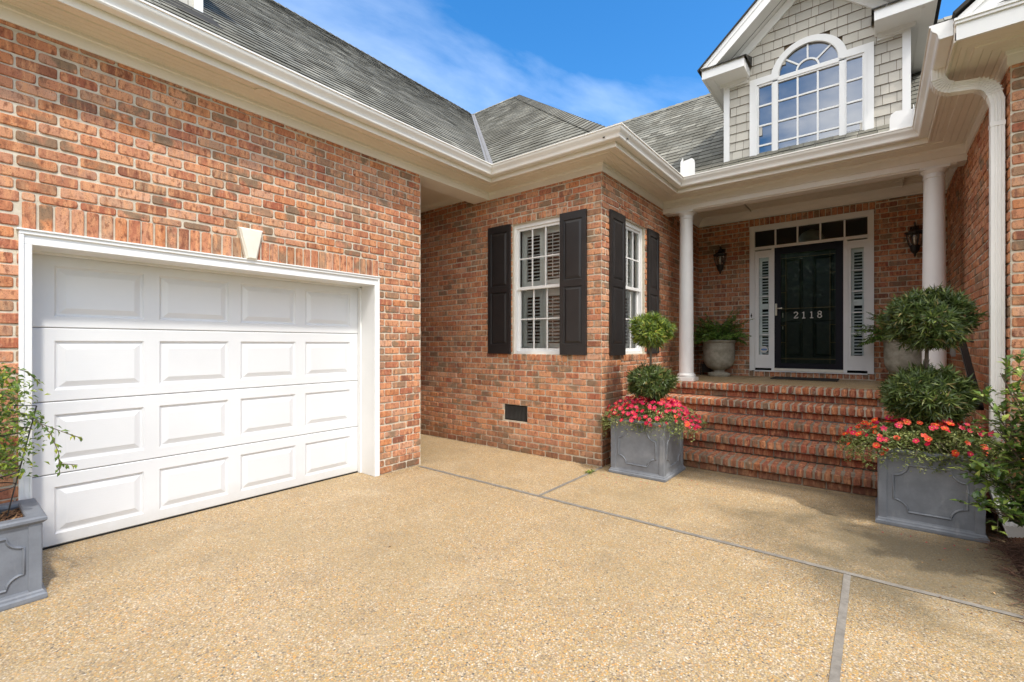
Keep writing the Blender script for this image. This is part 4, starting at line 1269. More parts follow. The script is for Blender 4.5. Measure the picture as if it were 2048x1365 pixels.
    m = MB()
    m.add([(-.555, .004, z0), (.555, .004, z0), (.555, .004, 4.80), (-.555, .004, 4.80)], [(0, 1, 2, 3)])
    m.add([(0, .004, 4.80)]+[(.32*math.cos(PI*i/20), .004, 4.80+.32*math.sin(PI*i/20)+.01) for i in range(21)], [(0, i+1, i+2) for i in range(20)])
    tm(m).build('glass_pane', m_glassdormer, Dm)
    m = MB(); m.add([(-.6, .09, 3.6), (.6, .09, 3.6), (.6, .09, 5.3), (-.6, .09, 5.3)], [(0, 1, 2, 3)])
    tm(m).build('window_blind', pm('pale_blind', (.23, .26, .26), .8), Dm)
dormer(Matrix.Translation((-.655, 6.70, 0)), 'shingled gable dormer with an arched white window above the porch')
# second dormer on the garage roof: faces +x, its near corner at (-4.92, 1.55)
T2 = Matrix.Translation((-4.92, 1.55-.955, .72)) @ Matrix.Rotation(PI/2, 4, 'Z')
dormer(T2, 'dormer on the garage roof, only its corner board showing at the top edge')
m = MB(); m.box(-4.915, -4.60, -.45, 1.62, 4.44, 4.445)
m.v = [(x, y, z-(x+4.9)*PIT*1.0+.06 if True else z) for x, y, z in m.v]
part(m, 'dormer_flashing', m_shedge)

# ================================================================== STEPS
S = thing('brick_steps', 'five red brick steps with rounded nosings climbing to the porch', 'steps', ((XS+XR)/2, 5.9, 0))
x0s, x1s = XS+.004, XR-.004
rz_ = .178
for k in range(1, 6):
    yk = 5.36+.31*(k-1); zt = rz_*k; m = MB()
    n_ = 42; pch = (x1s-x0s)/n_
    dep = .205 if k < 5 else .26
    for i in range(n_):
        a = x0s+i*pch
        m.cbox(a+.0055, a+pch-.0055, yk+R.uniform(-.004, .003), yk+dep-.006, zt-.088, zt-.0+R.uniform(-.002, .002), .014, 0, .0025)
        if k < 5: m.cbox(a+.0055+pch*.0, a+pch-.0055, yk+dep+.004, yk+.365, zt-.06, zt-.001+R.uniform(-.002, .002), .006, 0, .001)
    u = x0s-(.1 if k % 2 else 0)
    while u < x1s:
        a, b = max(u, x0s), min(u+.2, x1s)
        if b-a > .03: m.cbox(a+.005, b-.005, yk+.058, yk+.13, zt-rz_+.004, zt-.096, .008, 0, .0015)
        u += .2
    m.box(x0s, x1s, yk+.011, yk+.36 if k < 5 else 6.875, zt-.084, zt-.006, 1)
    m.box(x0s, x1s, yk+.066, yk+.36 if k < 5 else 6.875, zt-rz_ - (.0 if k > 1 else 0)+.0006, zt-.083, 1)
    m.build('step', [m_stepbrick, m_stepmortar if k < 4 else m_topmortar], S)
# hand rail on the right wall
hr = thing('handrail', 'black iron handrail on the right wall beside the steps', 'handrail', (.68, 5.9, 1.3))
m = MB(); a = Vector((.66, 6.45, 1.585)); b = Vector((.66, 5.25, .90))
m.bar([a, b], .050, .030, up=(0, 0, 1)); m.bar([a+Vector((0, 0, .018)), b+Vector((0, 0, .018))], .034, .012, up=(0, 0, 1))
m.bar([a+Vector((0, .012, .004)), a+Vector((.085, .012, .004))], .035, .035)
m.build('rail', m_iron, hr)
for t in (.12, .85):
    m = MB(); q = a.lerp(b, t); m.tube([q, q+Vector((.02, 0, -.05)), q+Vector((.096, 0, -.06))], .008, 8); 
    m.build('bracket', m_iron, hr)

# ================================================================== PORCH THINGS
# lanterns
def lantern(x, y, z, label):
    Lt = thing('wall_lantern', label, 'wall lantern', (x, y, z), 'wall lanterns beside the front door')
    m = MB(); m.cbox(x-.045, x+.045, y+.10, y+.125, z-.10, z+.12, .006); m.tube([(x, y+.10, z+.05), (x, y+.05, z+.12), (x, y, z+.145), (x, y, z+.10)], .009, 8); m.build('backplate', m_iron, Lt)
    m = MB(); m.lathe([(.112, .0), (.116, .012), (.100, .022), (.060, .040), (.034, .060), (.026, .075), (.034, .085), (.020, .10), (.008, .115), (.011, .13), (.003, .155)], (x, y, z), 8); m.build('cap', m_iron, Lt)
    m = MB()
    for k in range(8):
        t = 2*PI*(k+.5)/8; ps = [(x+r*math.cos(t), y+r*math.sin(t), z+h) for r, h in ((.094, 0), (.092, -.06), (.075, -.13), (.052, -.19), (.030, -.225))]; m.tube(ps, .0055, 6)
    m.lathe([(.096, -.012), (.099, .0)], (x, y, z), 8); m.lathe([(.06, -.19), (.062, -.178)], (x, y, z), 12); m.build('cage', m_iron, Lt)
    m = MB(); m.lathe([(.086, -.004), (.084, -.06), (.068, -.13), (.046, -.185)], (x, y, z), 16); m.build('glass', m_glasslamp, Lt, True)
    m = MB(); m.lathe([(.008, -.02), (.008, -.15)], (x, y, z), 8); m.lathe([(.012, -.02), (.012, -.07), (.004, -.10)], (x+.001, y, z-.04), 8); m.build('bulb', m_number, Lt)
    m = MB(); m.lathe([(.050, -.185), (.054, -.20), (.046, -.24), (.030, -.265), (.012, -.285), (.016, -.30), (.004, -.325)], (x, y, z), 14); m.build('finial', m_iron, Lt)
lantern(-2.085, 8.372, 2.945, 'black wall lantern left of the front door, above the fern urn')
lantern(.425, 8.372, 2.945, 'black wall lantern right of the front door, partly behind the column')

def urn(x, y, label):
    m = MB()
    m.lathe([(.165, 0), (.172, .012), (.172, .045), (.150, .060), (.095, .075), (.085, .10), (.105, .118), (.165, .14), (.212, .19), (.236, .26), (.243, .34), (.243, .50), (.247, .555), (.262, .565),
             (.268, .58), (.262, .598), (.245, .60), (.225, .60), (.222, .55), (.10, .545)], (x, y, FLOOR), 48)
    o = m.build('stone_urn', m_urn, None, False, (x, y, FLOOR)); smooth_by_angle(o, 40)
    return tag(o, label, 'urn', 'stone urns on the porch')
urn(-2.045, 8.13, 'weathered stone urn with a fern beside the left column')
urn(.33, 8.08, 'weathered stone urn half hidden behind the large right topiary')
def fern(x, y, z, label, n=30, rl=.52, dirs=None):
    m = MB(); rr = random.Random(int(x*100)+9)
    for i in range(n):
        a = rr.uniform(0, 2*PI) if not dirs else dirs[i % len(dirs)]+rr.uniform(-.3, .3)
        ln = rl*rr.uniform(.65, 1.05); el = rr.uniform(.5, 1.4)
        d_ = Vector((math.cos(a), math.sin(a), 0)); p_ = Vector((x, y, z))+d_*rr.uniform(.0, .1); v = d_*math.cos(el)+Vector((0, 0, math.sin(el)))
        sd = Vector((-d_.y, d_.x, 0)); pts_ = [p_.copy()]
        st = ln/16
        for k in range(16):
            v = (v+Vector((0, 0, -.085))).normalized(); p_ = p_+v*st; pts_.append(p_.copy())
            pl_ = .075*math.sin(PI*min(1, (k+2)/17))**.7+.008
            for s_ in (-1, 1): m.leaf(p_, sd*s_+v*.35+Vector((0, 0, rr.uniform(-.9, .35))), Vector((rr.uniform(-1, 1), rr.uniform(-1, 1), .7)), pl_*rr.uniform(.85, 1.1), .022, .2)
            q_ = p_-v*st*.5
            for s_ in (-1, 1): m.leaf(q_, sd*s_+v*.35+Vector((0, 0, rr.uniform(-.9, .35))), Vector((rr.uniform(-1, 1), rr.uniform(-1, 1), .7)), pl_*rr.uniform(.85, 1.1), .022, .2)
        m.tube(pts_[::3]+[pts_[-1]], .0025, 4, 1)
    o = m.build('fern', [m_fern, m_bark], None, False, (x, y, z))
    return tag(o, label, 'fern', 'ferns in the porch urns')
fern(-2.045, 8.13, FLOOR+.56, 'green sword fern arching out of the left stone urn', 64, .60)
fern(.33, 8.08, FLOOR+.56, 'fern whose frond reaches past the right sidelight', 34, .62, [3.0, 3.3, 3.6, 1.2, 5.0])
# door mat
m = MB(); m.cbox(-1.26, -.42, 7.93, 8.40, FLOOR+.001, FLOOR+.016, .004)
tag(m.build('door_mat', m_mat, None, False, (-.84, 8.15, FLOOR)), 'thin black door mat in front of the front door', 'door mat')
# black wire stand behind the urn
st = thing('wire_stand', 'small black wire plant stand on the porch floor behind the left urn', 'plant stand', (-2.30, 8.30, FLOOR))
m = MB(); 
for sx in (-.09, .09):
    for sy in (-.09, .09): m.tube([(-2.28+sx, 8.32+sy, FLOOR), (-2.28+sx*.9, 8.32+sy*.9, FLOOR+.22)], .006, 6)
m.tube([(-2.28+.085*math.cos(t*PI/8), 8.32+.085*math.sin(t*PI/8)*.9, FLOOR+.22) for t in range(17)], .006, 6)
m.build('stand_frame', m_iron, st)
m = MB(); m.cbox(-2.36, -2.20, 8.25, 8.40, FLOOR+.05, FLOOR+.20, .01); m.build('holder', m_iron, st)
# outlet box on right wall
m = MB(); m.cbox(.715, .752, 7.56, 7.66, 1.27, 1.41, .006); m.cbox(.706, .716, 7.575, 7.645, 1.29, 1.39, .003)
tag(m.build('outlet_cover', m_grey, None, False, (.735, 7.61, 1.34)), 'grey weatherproof outlet cover on the right porch wall', 'outlet cover')
# recessed soffit light over the garage
m = MB(); m.lathe([(.056, -.008), (.056, .0), (.046, .004)], (-3.985, 1.70, ZS-.001), 28); m.lathe([(.045, -.004), (.044, .0)], (-3.985, 1.70, ZS-.001), 24)
tag(m.build('soffit_light', m_cream, None, False, (-3.985, 1.70, ZS)), 'round cream recessed light in the garage soffit', 'soffit light')

# ================================================================== PLANTERS
def planter(cx, cy, sz, hh, label):
    P_ = thing('planter', label, 'planter', (cx, cy, 0), 'square grey lead-look planters')
    h = sz/2
    m = MB()
    bw = h-.022*sz/.62
    ins = bw-.035
    # hollow body
    t = .028
    for (a, b, c, d_) in ((-bw, bw, -bw, -bw+t), (-bw, bw, bw-t, bw), (-bw, -bw+t, -bw+t, bw-t), (bw-t, bw, -bw+t, bw-t)):
        m.cbox(cx+a, cx+b, cy+c, cy+d_, .045, hh-.035, .003)
    # corner stiles
    for sx in (-1, 1):
        for sy in (-1, 1):
            x_, y_ = cx+sx*(bw-.022), cy+sy*(bw-.022); m.cbox(x_-.028, x_+.028, y_-.028, y_+.028, .05, hh-.036, .004)
    m.build('planter_body', m_lead, P_)
    m = MB(); sweepsq = lambda pr: sweep(m, [(cx-bw, cy-bw-.0), (cx-bw, cy+bw), (cx+bw, cy+bw), (cx+bw, cy-bw), (cx-bw, cy-bw)], pr, 0, True, False)
    def ringp(pr):
        n = len(pr); o = len(m.v); cs_ = [(-1, -1), (1, -1), (1, 1), (-1, 1)]
        for sx, sy in cs_:
            for a, z in pr: m.v.append((cx+sx*(bw+a), cy+sy*(bw+a), z))
        for i in range(4):
            for k in range(n):
                j = (i+1) % 4; m.f.append((o+i*n+k, o+j*n+k, o+j*n+(k+1) % n, o+i*n+(k+1) % n)); m.mi.append(0)
    ringp([(-.03, 0.002), (.022, 0.002), (.024, .012), (.024, .028), (.014, .036), (.012, .046), (.006, .054), (.002, .066), (-.03, .066)])
    m.build('base_moulding', m_lead, P_)
    m = MB()
    ringp([(-.055, hh-.02), (-.055, hh-.004), (-.048, hh), (.016, hh), (.024, hh-.008), (.024, hh-.022), (.014, hh-.032), (.004, hh-.040), (.001, hh-.055), (-.03, hh-.055)])
    m.build('rim', m_lead, P_)
    # notched-corner panel moulding on each face
    for fx, fy in ((0, -1), (1, 0), (-1, 0), (0, 1)):
        F = FR((cx+fx*bw, cy+fy*bw, 0), (-fy, fx, 0), (fx, fy, 0))
        wi = bw-.085*sz/.62; z0, z1 = .125*hh/.6, hh-.115*hh/.6; r_ = .085*sz/.62; m = MB(); pts_ = []
        for (u_, z_, a0) in ((wi, z0, 180), (wi, z1, 270), (-wi, z1, 0), (-wi, z0, 90)):
            arc = []
            for k in range(7):
                t = math.radians(a0-k*15); arc.append((u_+r_*math.cos(t), z_+r_*math.sin(t)))
            pts_ += arc
        pts_ = []
        def arc(u_, z_, a0, a1):
            for k in range(7):
                t = math.radians(a0+(a1-a0)*k/6); pts_.append((u_+r_*math.cos(t), z_+r_*math.sin(t)))
        arc(wi, z0, 180, 90); arc(wi, z1, 270, 180); arc(-wi, z1, 0, -90); arc(-wi, z0, 90, 0)
        secp = [(-.008, 0), (-.006, .006), (0, .0095), (.006, .006), (.008, 0)]
        n = len(pts_); o = len(m.v)
        for i in range(n):
            a = Vector(pts_[i-1]); b = Vector(pts_[(i+1) % n]); c_ = Vector(pts_[i]); d_ = (b-a).normalized(); nv = Vector((d_.y, -d_.x))
            for q_, hgt in secp: v_ = c_+nv*q_; m.v.append(F.p(v_.x, v_.y, hgt))
        k_ = len(secp)
        for i in range(n):
            j = (i+1) % n
            for q_ in range(k_-1): m.f.append((o+i*k_+q_, o+j*k_+q_, o+j*k_+q_+1, o+i*k_+q_+1)); m.mi.append(0)
        oo = m.build('panel_moulding', m_lead, P_); smooth_by_angle(oo, 50)
    m = MB(); n = 10
    vs = []
    for j in range(n+1):
        for i in range(n+1): vs.append((cx-bw+.03+(2*bw-.06)*i/n, cy-bw+.03+(2*bw-.06)*j/n, hh-.05+R.uniform(-.008, .012)))
    m.add(vs, [(j*(n+1)+i, j*(n+1)+i+1, (j+1)*(n+1)+i+1, (j+1)*(n+1)+i) for j in range(n) for i in range(n)])
    so_ = m.build('soil', m_soil, P_)
    if sz < .55:
        m = MB()
        for k in range(420):
            x_, y_ = cx+R.uniform(-bw+.04, bw-.04), cy+R.uniform(-bw+.04, bw-.04); a = R.uniform(0, PI); l_ = R.uniform(.008, .028)
            d_ = Vector((math.cos(a), math.sin(a), R.uniform(-.4, .6))); q = Vector((x_, y_, hh-.042+R.uniform(0, .012)))
            m.bar([q, q+d_*l_], R.uniform(.004, .012), .004)
        m.build('bark_chips', m_chip, so_)
    return P_
planter(-2.005, 4.975, .635, .60, 'grey lead-look planter at the left foot of the steps, under pink flowers')
planter(.318, 4.97, .635, .60, 'grey lead-look planter at the right foot of the steps, beside the downspout')
planter(-3.88, .15, .48, .462, 'small grey lead-look planter at the left edge beside the garage door')

def rosette_ball(m, c, rx, rz, n, rnd, ll=.075, lw=.010, fill=.25, mi=0, spikes=.22):
    for i in range(n):
        u = rnd.uniform(-1, 1); t = rnd.uniform(0, 2*PI); q = math.sqrt(1-u*u)
        dirn = Vector((q*math.cos(t), q*math.sin(t), u))
        lump = 1+.10*math.sin(3.1*t+u*4)+.08*math.sin(5.3*t-2.3*u)
        rad = (1-fill*rnd.random()**1.6)*lump*(1+(rnd.random() < spikes)*rnd.uniform(0, .14))
        p_ = Vector(c)+Vector((dirn.x*rx, dirn.y*rx, dirn.z*rz))*rad*.86
        ax = (dirn*1.0+Vector((rnd.uniform(-.6, .6), rnd.uniform(-.6, .6), rnd.uniform(-.1, .8)))).normalized()
        a_ = ax.orthogonal().normalized(); b_ = ax.cross(a_)
        nl = rnd.randint(9, 13)
        for k in range(nl):
            an = 2*PI*k/nl+rnd.uniform(-.3, .3); op = rnd.uniform(.45, 1.15)
            dd_ = ax*math.cos(op)+(a_*math.cos(an)+b_*math.sin(an))*math.sin(op)
            m.leaf(p_+ax*rnd.uniform(-.02, .015), dd_, ax, ll*rnd.uniform(.65, 1.15), lw*rnd.uniform(.8, 1.2), rnd.uniform(0, .35), mi)
def topiary(cx, cy, zs, balls, label, mt, seed, trunk_top):
    T_ = thing('topiary', label, 'topiary', (cx, cy, zs), 'two-tier ball topiaries in the planters')
    rnd = random.Random(seed)
    m = MB(); m.tube([(cx, cy, zs-.03), (cx+.01, cy, zs+.2), (cx-.005, cy+.01, zs+.55), (cx+.005, cy, trunk_top)], [.022, .018, .015, .01], 8)
    for (bz, brx, brz, bn) in balls:
        for k in range(9):
            a = rnd.uniform(0, 2*PI); l_ = brx*rnd.uniform(.5, .8); m.tube([(cx, cy, bz-brz*.85), (cx+l_*.5*math.cos(a), cy+l_*.5*math.sin(a), bz-brz*.45), (cx+l_*math.cos(a), cy+l_*math.sin(a), bz+rnd.uniform(-.3, .5)*brz)], [.009, .006, .003], 5)
    m.build('trunk', m_bark, T_)
    for bi, (bz, brx, brz, bn) in enumerate(balls):
        m = MB(); rosette_ball(m, (cx, cy, bz), brx, brz, bn, rnd, .088, .0115)
        # dense dark core so that no light leaks straight through
        m.build('foliage_ball', mt[bi], T_)
    return T_
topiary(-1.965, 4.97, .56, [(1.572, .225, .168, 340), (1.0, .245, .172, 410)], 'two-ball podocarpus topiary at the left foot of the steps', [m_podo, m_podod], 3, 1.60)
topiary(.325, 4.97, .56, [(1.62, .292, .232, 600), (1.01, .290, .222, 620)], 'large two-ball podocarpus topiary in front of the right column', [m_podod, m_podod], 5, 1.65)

# flowering portulaca
def flowers(cx, cy, z, rx, ry, label, nleaf, nfl, pal, seed, skew=0):
    T_ = thing('flowering_plant', label, 'flowers', (cx, cy, z), 'flowering plants spilling over the planters')
    rnd = random.Random(seed); m = MB()
    def pos():
        while True:
            a = rnd.uniform(0, 2*PI); r = math.sqrt(rnd.random())
            x, y = r*math.cos(a), r*math.sin(a)
            return x, y, r, a
    pts_ = []
    for i in range(nleaf):
        x, y, r, a = pos(); r2 = r+rnd.gauss(0, .05)
        lump = 1+.14*math.sin(4*a+seed)+.09*math.sin(7*a+2*seed)
        px__, py__ = cx+x*rx*lump, cy+y*ry*lump
        top = z+.125*(1-r*r)+.035*math.sin(9*x+seed)*math.cos(8*y)+.03
        dn_ = max(0, r-.66)*.26
        pz = top-dn_-rnd.random()**2*.13
        p_ = Vector((px__, py__, pz))
        d_ = Vector((x*.6+rnd.uniform(-.8, .8), y*.6+rnd.uniform(-.8, .8), rnd.uniform(-.25, 1)))
        m.leaf(p_, d_, Vector((rnd.uniform(-.4, .4), rnd.uniform(-.4, .4), 1)), rnd.uniform(.020, .038), rnd.uniform(.011, .017), .2)
    for k in range(60):
        a = rnd.uniform(0, 2*PI); r0, r1 = rnd.uniform(.1, .5), rnd.uniform(.8, 1.12)
        A = Vector((cx+r0*rx*math.cos(a), cy+r0*ry*math.sin(a), z+.03)); B = Vector((cx+r1*rx*math.cos(a+.1), cy+r1*ry*math.sin(a+.1), z+.04-.2*max(0, r1-.7)))
        m.tube([A, (A+B)/2+Vector((0, 0, .05)), B], .0022, 4, 1)
        for j in range(10):
            q = A.lerp(B, rnd.uniform(.4, 1.0)); q.z += rnd.uniform(0, .03); m.leaf(q, (rnd.uniform(-1, 1), rnd.uniform(-1, 1), rnd.uniform(-.2, 1)), (0, 0, 1), .025, .010, .2)
    m.build('foliage', [m_moss, m_bark], T_)
    # a few blossom meshes, copied
    protos = {}
    def proto(ci):
        if ci in protos: return protos[ci]
        f = MB()
        for k in range(5):
            a = 2*PI*k/5; c_, s_ = math.cos(a), math.sin(a); sd = (-s_, c_)
            f.add([(0, 0, 0), (c_*.012+sd[0]*.010, s_*.012+sd[1]*.010, .005), (c_*.023+sd[0]*.011, s_*.023+sd[1]*.011, .007), (c_*.025, s_*.025, .004), (c_*.023-sd[0]*.011, s_*.023-sd[1]*.011, .007), (c_*.012-sd[0]*.010, s_*.012-sd[1]*.010, .005)], [(0, 1, 2, 3, 4, 5)], 0)
        f.lathe([(.004, .0), (.0055, .005), (.003, .009)], (0, 0, 0), 6, 1)
        me_o = f.build('flower', [(m_pink, m_orange)[ci], m_yellow], T_)
        protos[ci] = me_o.data; me_o['_first'] = 1
        return me_o.data
    first = {}
    for i in range(nfl):
        ci = 0 if rnd.random() < pal(i/nfl, rnd) else 1
        me_ = proto(ci)
        if ci not in first: o = [c for c in T_.children if c.data is me_][0]; first[ci] = 1; del o['_first']
        else: o = bpy.data.objects.new('flower', me_); col.objects.link(o); o.parent = T_
        x, y, r, a = pos()
        if skew: 
            # more blossoms on one half
            if rnd.random() < .65: x = -abs(x)
        r = math.hypot(x, y)
        zz_ = .145*(1-r*r)+.07-max(0, r-.66)*.24+rnd.uniform(-.01, .02)
        o.location = (x*rx*1.04, y*ry*1.04, zz_)
        s_ = rnd.uniform(.7, 1.1); o.scale = (s_, s_, s_)
        nrm = Vector((x*.7+rnd.uniform(-.4, .4)+.1, y*.7-.45+rnd.uniform(-.4, .4), rnd.uniform(.5, 1.0)))
        o.rotation_euler = nrm.to_track_quat('Z', 'Y').to_euler()
    return T_
def extra_blooms(T_, cx, cy, z, rx, ry, n, pal, seed):
    rnd = random.Random(seed); m = MB()
    for i in range(n):
        a = rnd.uniform(0, 2*PI); r = math.sqrt(rnd.random())*1.03; x, y = r*math.cos(a), r*math.sin(a)
        zz_ = .145*(1-r*r)+.055-max(0, r-.66)*.26+rnd.uniform(-.02, .012)
        c = Vector((cx+x*rx, cy+y*ry, z+zz_)); nv = Vector((x*.7+rnd.uniform(-.6, .6), y*.7-.4+rnd.uniform(-.6, .6), rnd.uniform(.4, 1))).normalized()
        u = nv.orthogonal().normalized(); v = nv.cross(u); s_ = rnd.uniform(.6, 1.05); mi = 0 if rnd.random() < pal else 1
        for k in range(5):
            t = 2*PI*k/5+a; d_ = u*math.cos(t)+v*math.sin(t); w_ = nv.cross(d_)
            m.add([c, c+(d_*.013+w_*.010+nv*.004)*s_, c+(d_*.025+w_*.007+nv*.005)*s_, c+(d_*.025-w_*.007+nv*.005)*s_, c+(d_*.013-w_*.010+nv*.004)*s_], [(0, 1, 2, 3, 4)], mi)
    o = m.build('small_blooms', [m_pink, m_orange], T_); o['kind'] = 'stuff'
FL1 = flowers(-1.97, 4.94, .615, .54, .38, 'dense hot pink flowers spilling over the left steps planter', 8500, 97, lambda t, r: .93, 11)
FL2 = flowers(.315, 4.88, .625, .54, .33, 'sparser red, orange and pink flowers trailing over the right planter', 9500, 70, lambda t, r: .55, 23)

extra_blooms(FL1, -1.97, 4.94, .615, .54, .38, 230, .95, 5)
extra_blooms(FL2, .315, 4.88, .625, .54, .33, 110, .6, 6)
# camellia bush at the right edge
def bush(cx, cy, label, seed):
    T_ = thing('camellia_bush', label, 'shrub', (cx, cy, .03)); rnd = random.Random(seed)
    w_ = MB(); m = MB()
    for i in range(95):
        a = rnd.uniform(0, 2*PI); hgt = rnd.uniform(.32, 1.28); sp = rnd.uniform(.08, .50)*(1.1-.32*abs(hgt-.9))
        B = Vector((cx+sp*math.cos(a), cy+sp*math.sin(a), hgt)); A = Vector((cx+.03*math.cos(a), cy+.03*math.sin(a), .02)); C_ = A.lerp(B, .5)+Vector((-.04*math.cos(a), -.04*math.sin(a), .08))
        w_.tube([A, C_, B], [.008, .006, .003], 5)
        for tw in range(15):
            t = rnd.uniform(.45, 1); q = C_.lerp(B, max(0, t*2-1)); d_ = Vector((rnd.uniform(-1, 1), rnd.uniform(-1, 1), rnd.uniform(-.2, 1))).normalized(); l_ = rnd.uniform(.06, .16)
            w_.tube([q, q+d_*l_], .002, 4)
            for k in range(8):
                p_ = q+d_*l_*(k+1)/8; dd_ = (d_*.5+Vector((rnd.uniform(-1, 1), rnd.uniform(-1, 1), rnd.uniform(-.3, .7)))).normalized()
                m.leaf(p_, dd_, Vector((rnd.uniform(-.3, .3), rnd.uniform(-.3, .3), 1)), rnd.uniform(.050, .080), rnd.uniform(.024, .036), .25)
    w_.build('stems', m_bark, T_); m.build('foliage', m_cam, T_)
bush(.96, 4.17, 'glossy green camellia bush at the right edge in front of the downspout', 4)

# vine on wire cage in the small planter
V = thing('vine', 'bright green vine trailing from the small planter across the garage door edge', 'vine', (-3.88, .15, .42))
rnd = random.Random(21); m = MB(); st_m = MB()
def vl(p_, d_):
    m.leaf(p_, d_, Vector((rnd.uniform(.2, 1), rnd.uniform(-.5, .5), .8)), rnd.uniform(.028, .046), rnd.uniform(.011, .018), .35)
for i in range(2600):
    a = rnd.uniform(0, 2*PI); h = rnd.uniform(.72, 1.30); rr_ = rnd.uniform(.02, .24)*(.7+.5*math.sin(PI*(h-.66)/.72))
    c = Vector((-3.85+rr_*math.cos(a), .13+rr_*math.sin(a)*.95, h+.03*math.sin(a*3)-.25*max(0, math.sin(a))*rr_))
    if rnd.random() < .25: c.y += .05
    vl(c, (rnd.uniform(-1, 1), rnd.uniform(-1, 1), rnd.uniform(-1, .3)))
strands = [[(-3.80, .12, 1.22), (-3.72, .24, 1.30), (-3.68, .32, 1.27), (-3.66, .37, 1.20)],
           [(-3.80, .10, 1.08), (-3.72, .22, 1.09), (-3.62, .34, 1.02), (-3.56, .40, .93), (-3.54, .43, .82), (-3.55, .435, .70)],
           [(-3.62, .34, 1.00), (-3.56, .45, .93), (-3.50, .52, .89)],
           [(-3.55, .43, .76), (-3.50, .50, .745)],
           [(-3.80, .08, .82), (-3.74, .20, .80), (-3.70, .27, .76)],
           [(-3.80, .12, 1.2), (-3.70, .22, 1.16), (-3.66, .28, 1.12)],
           [(-3.85, .05, .75), (-3.80, .10, .68)]]
for s_ in strands:
    st_m.tube(s_, .0022, 5)
    for a, b in zip(s_, s_[1:]):
        a = Vector(a); b = Vector(b); nn_ = max(3, int((b-a).length/.014))
        for k in range(nn_):
            q = a.lerp(b, k/nn_)
            vl(q, (b-a).normalized()*.5+Vector((rnd.uniform(-.5, .5), rnd.uniform(-.8, .8), rnd.uniform(-1.2, .2))))
st_m.tube([(-3.88, .12, .41), (-3.86, .08, .7), (-3.85, .04, 1.0)], [.008, .006, .004], 6)
m.build('foliage', m_vine, V); st_m.build('stems', m_bark, V)
C = thing('wire_cage', 'thin dark wire plant cage standing in the small left planter', 'plant cage', (-3.88, .12, .42))
m = MB()
cxx, cyy = -3.85, .15
for k in range(4):
    a = k*PI/2
    m.tube([(cxx+.10*math.cos(a), cyy+.10*math.sin(a), .40), (cxx+.235*math.cos(a), cyy+.225*math.sin(a), 1.06)], .0035, 6)
    m.tube([(cxx+.235*math.cos(a), cyy+.225*math.sin(a), 1.06), (cxx+.235*math.cos(a)+.01, cyy+.225*math.sin(a)-.11, 1.075)], .003, 6)
for z in (.62, .70, .93, 1.0):
    r = .10+(z-.40)/.66*.13; m.tube([(cxx+r*math.cos(t*PI/10), cyy+r*math.sin(t*PI/10), z) for t in range(21)], .003, 6)
m.build('cage_wire', m_iron, C)

# weed in the crack by the bay corner
m = MB(); rnd = random.Random(2)
for k in range(60):
    a = rnd.uniform(0, 2*PI); m.leaf((-2.47+rnd.uniform(-.03, .03), 4.50+rnd.uniform(-.07, .07), .005), (math.cos(a), math.sin(a), rnd.uniform(.3, 1.2)), (0, 0, 1), rnd.uniform(.02, .05), .010, .3)
tag(m.build('weed', m_vine, None, False, (-2.47, 4.5, 0)), 'tiny green weed growing in the joint near the bay corner', 'weed')

# ================================================================== TREES
def tree(x, y, ht, cr, label, seed, n=900, z0=.35, narrow=1.0, lw=.28, group=None, name='tree'):
    T_ = thing(name, label, 'tree', (x, y, 0), group); rnd = random.Random(seed)
    t = MB(); t.tube([(x, y, -.1), (x+.1, y, ht*.4), (x-.05, y+.1, ht*.9)], [.22, .15, .04], 8)
    cl = []
    for k in range(34):
        a = rnd.uniform(0, 2*PI); h = rnd.uniform(z0, .97); r = cr*math.sin(PI*min(1, (h-z0)/(1-z0)*.85+.12))**.7*rnd.uniform(.25, 1)
        c = Vector((x+r*math.cos(a), y+r*math.sin(a)*narrow, ht*h)); cl.append(c)
        t.tube([(x, y, ht*max(.25, h-.2)), c], [.05, .015], 5)
    t.build('trunk', m_bark, T_)
    m = MB()
    for c in cl:
        rr_ = cr*rnd.uniform(.22, .42)
        for k in range(n//10):
            d_ = Vector((rnd.gauss(0, 1), rnd.gauss(0, 1), rnd.gauss(0, .7))).normalized(); p_ = c+d_*rr_*rnd.uniform(.3, 1)
            m.leaf(p_, (rnd.uniform(-1, 1), rnd.uniform(-1, 1), rnd.uniform(-.8, .5)), (rnd.uniform(-1, 1), rnd.uniform(-1, 1), 1), lw*rnd.uniform(.6, 1.2), lw*.45, .3)
    m.build('crown', m_tree, T_)
tree(-4.05, 16.0, 10.3, 1.35, 'dark evergreen tree whose tip shows beside the dormer', 8, 700, .35, 1, .16)
for i, (x, y, ht, cr) in enumerate([(6.5, -19, 7.0, 2.4), (1.0, -19.5, 7.6, 2.6), (-5.5, -19, 6.8, 2.4), (14, -17, 6.5, 2.4), (-12.5, -18, 7.4, 2.6)]):
    tree(x, y, ht, cr, ['round leafy tree across the drive, right of centre', 'tallest leafy tree across the drive, reflected in the front door', 'leafy tree across the drive, left of centre',
                        'leafy tree at the far right across the drive', 'leafy tree at the far left across the drive'][i], 40+i, 600, .25, 1, .42, 'trees across the drive')

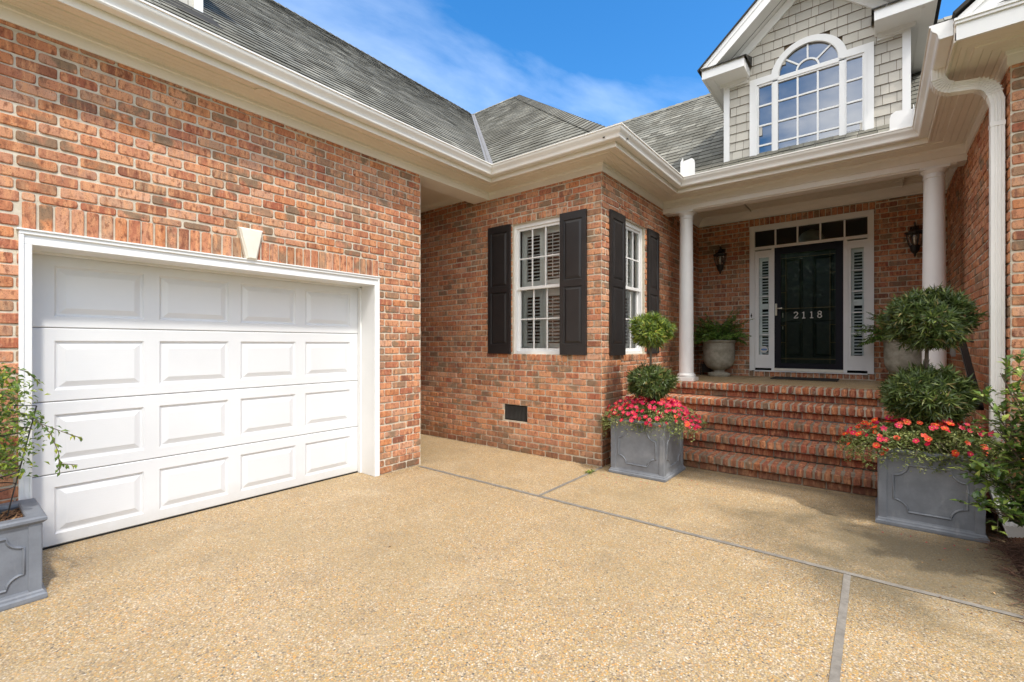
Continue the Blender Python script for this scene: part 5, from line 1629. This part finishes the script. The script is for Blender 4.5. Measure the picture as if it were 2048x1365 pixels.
# woodland edge across the road, one mass
m = MB(); rnd = random.Random(77)
for k in range(9000):
    x = rnd.uniform(-34, 26); m.leaf((x, -23.5+rnd.uniform(-.5, .5), 8.0*rnd.random()), (rnd.uniform(-1, 1), rnd.uniform(-.3, .3), rnd.uniform(-.8, .5)), (0, 1, 0), 1.6, 1.1, .1)
for k in range(30000):
    x = rnd.uniform(-34, 26); t = rnd.random()
    h = (8.3+.9*math.sin(x*.45)+.7*math.sin(x*1.3+1))*t**.85
    y = -21+rnd.uniform(-1.5, 1.5)+.8*math.sin(x*.8)
    m.leaf((x, y, h), (rnd.uniform(-1, 1), rnd.uniform(-.6, .6), rnd.uniform(-.8, .5)), (rnd.uniform(-.4, .4), 1, rnd.uniform(-.2, .8)), rnd.uniform(.35, .8), rnd.uniform(.2, .42), .3)
tag(m.build('woodland', m_tree), 'dense green woodland edge across the road', 'woodland', None, 'stuff')

# dry leaf litter and grit along the wall bases and scattered on the drive
m = MB(); rnd = random.Random(91)
spots = []
for k in range(260):
    q = rnd.random()
    if q < .22: spots.append((rnd.uniform(-4.17, -4.05), rnd.uniform(3.0, 3.5)))
    elif q < .5: spots.append((rnd.uniform(-4.6, -2.5), 4.78-abs(rnd.gauss(0, .05))))
    elif q < .75: spots.append((rnd.uniform(-1.6, .0), 5.37-abs(rnd.gauss(0, .07))))
    elif q < .92: spots.append((rnd.uniform(.2, .69), rnd.uniform(3.3, 4.6)))
    else: spots.append((rnd.uniform(-3.8, .5), rnd.uniform(1.2, 5)))
for x, y in spots:
    a = rnd.uniform(0, 2*PI)
    m.leaf((x, y, .004), (math.cos(a), math.sin(a), rnd.uniform(0, .3)), (rnd.uniform(-.3, .3), rnd.uniform(-.3, .3), 1), rnd.uniform(.010, .030), rnd.uniform(.004, .012), .4)
tag(m.build('leaf_litter', m_chip), 'dry leaf bits and grit along the wall bases and steps', 'leaf litter', None, 'stuff')

# fallen petals round the two flower planters
m = MB(); rnd = random.Random(17)
for cx_, cy_ in ((-2.0, 4.55), (-1.6, 4.9), (.3, 4.5)):
    for k in range(9):
        x, y = cx_+rnd.gauss(0, .18), cy_-abs(rnd.gauss(0, .12)); a = rnd.uniform(0, 2*PI)
        if -2.36 < x < -1.64 and y > 4.6: continue
        m.leaf((x, y, .005), (math.cos(a), math.sin(a), .15), (0, 0, 1), .020, .014, .3)
tag(m.build('fallen_petals', m_pink), 'pink petals dropped on the drive below the flower planters', 'petals', None, 'stuff')
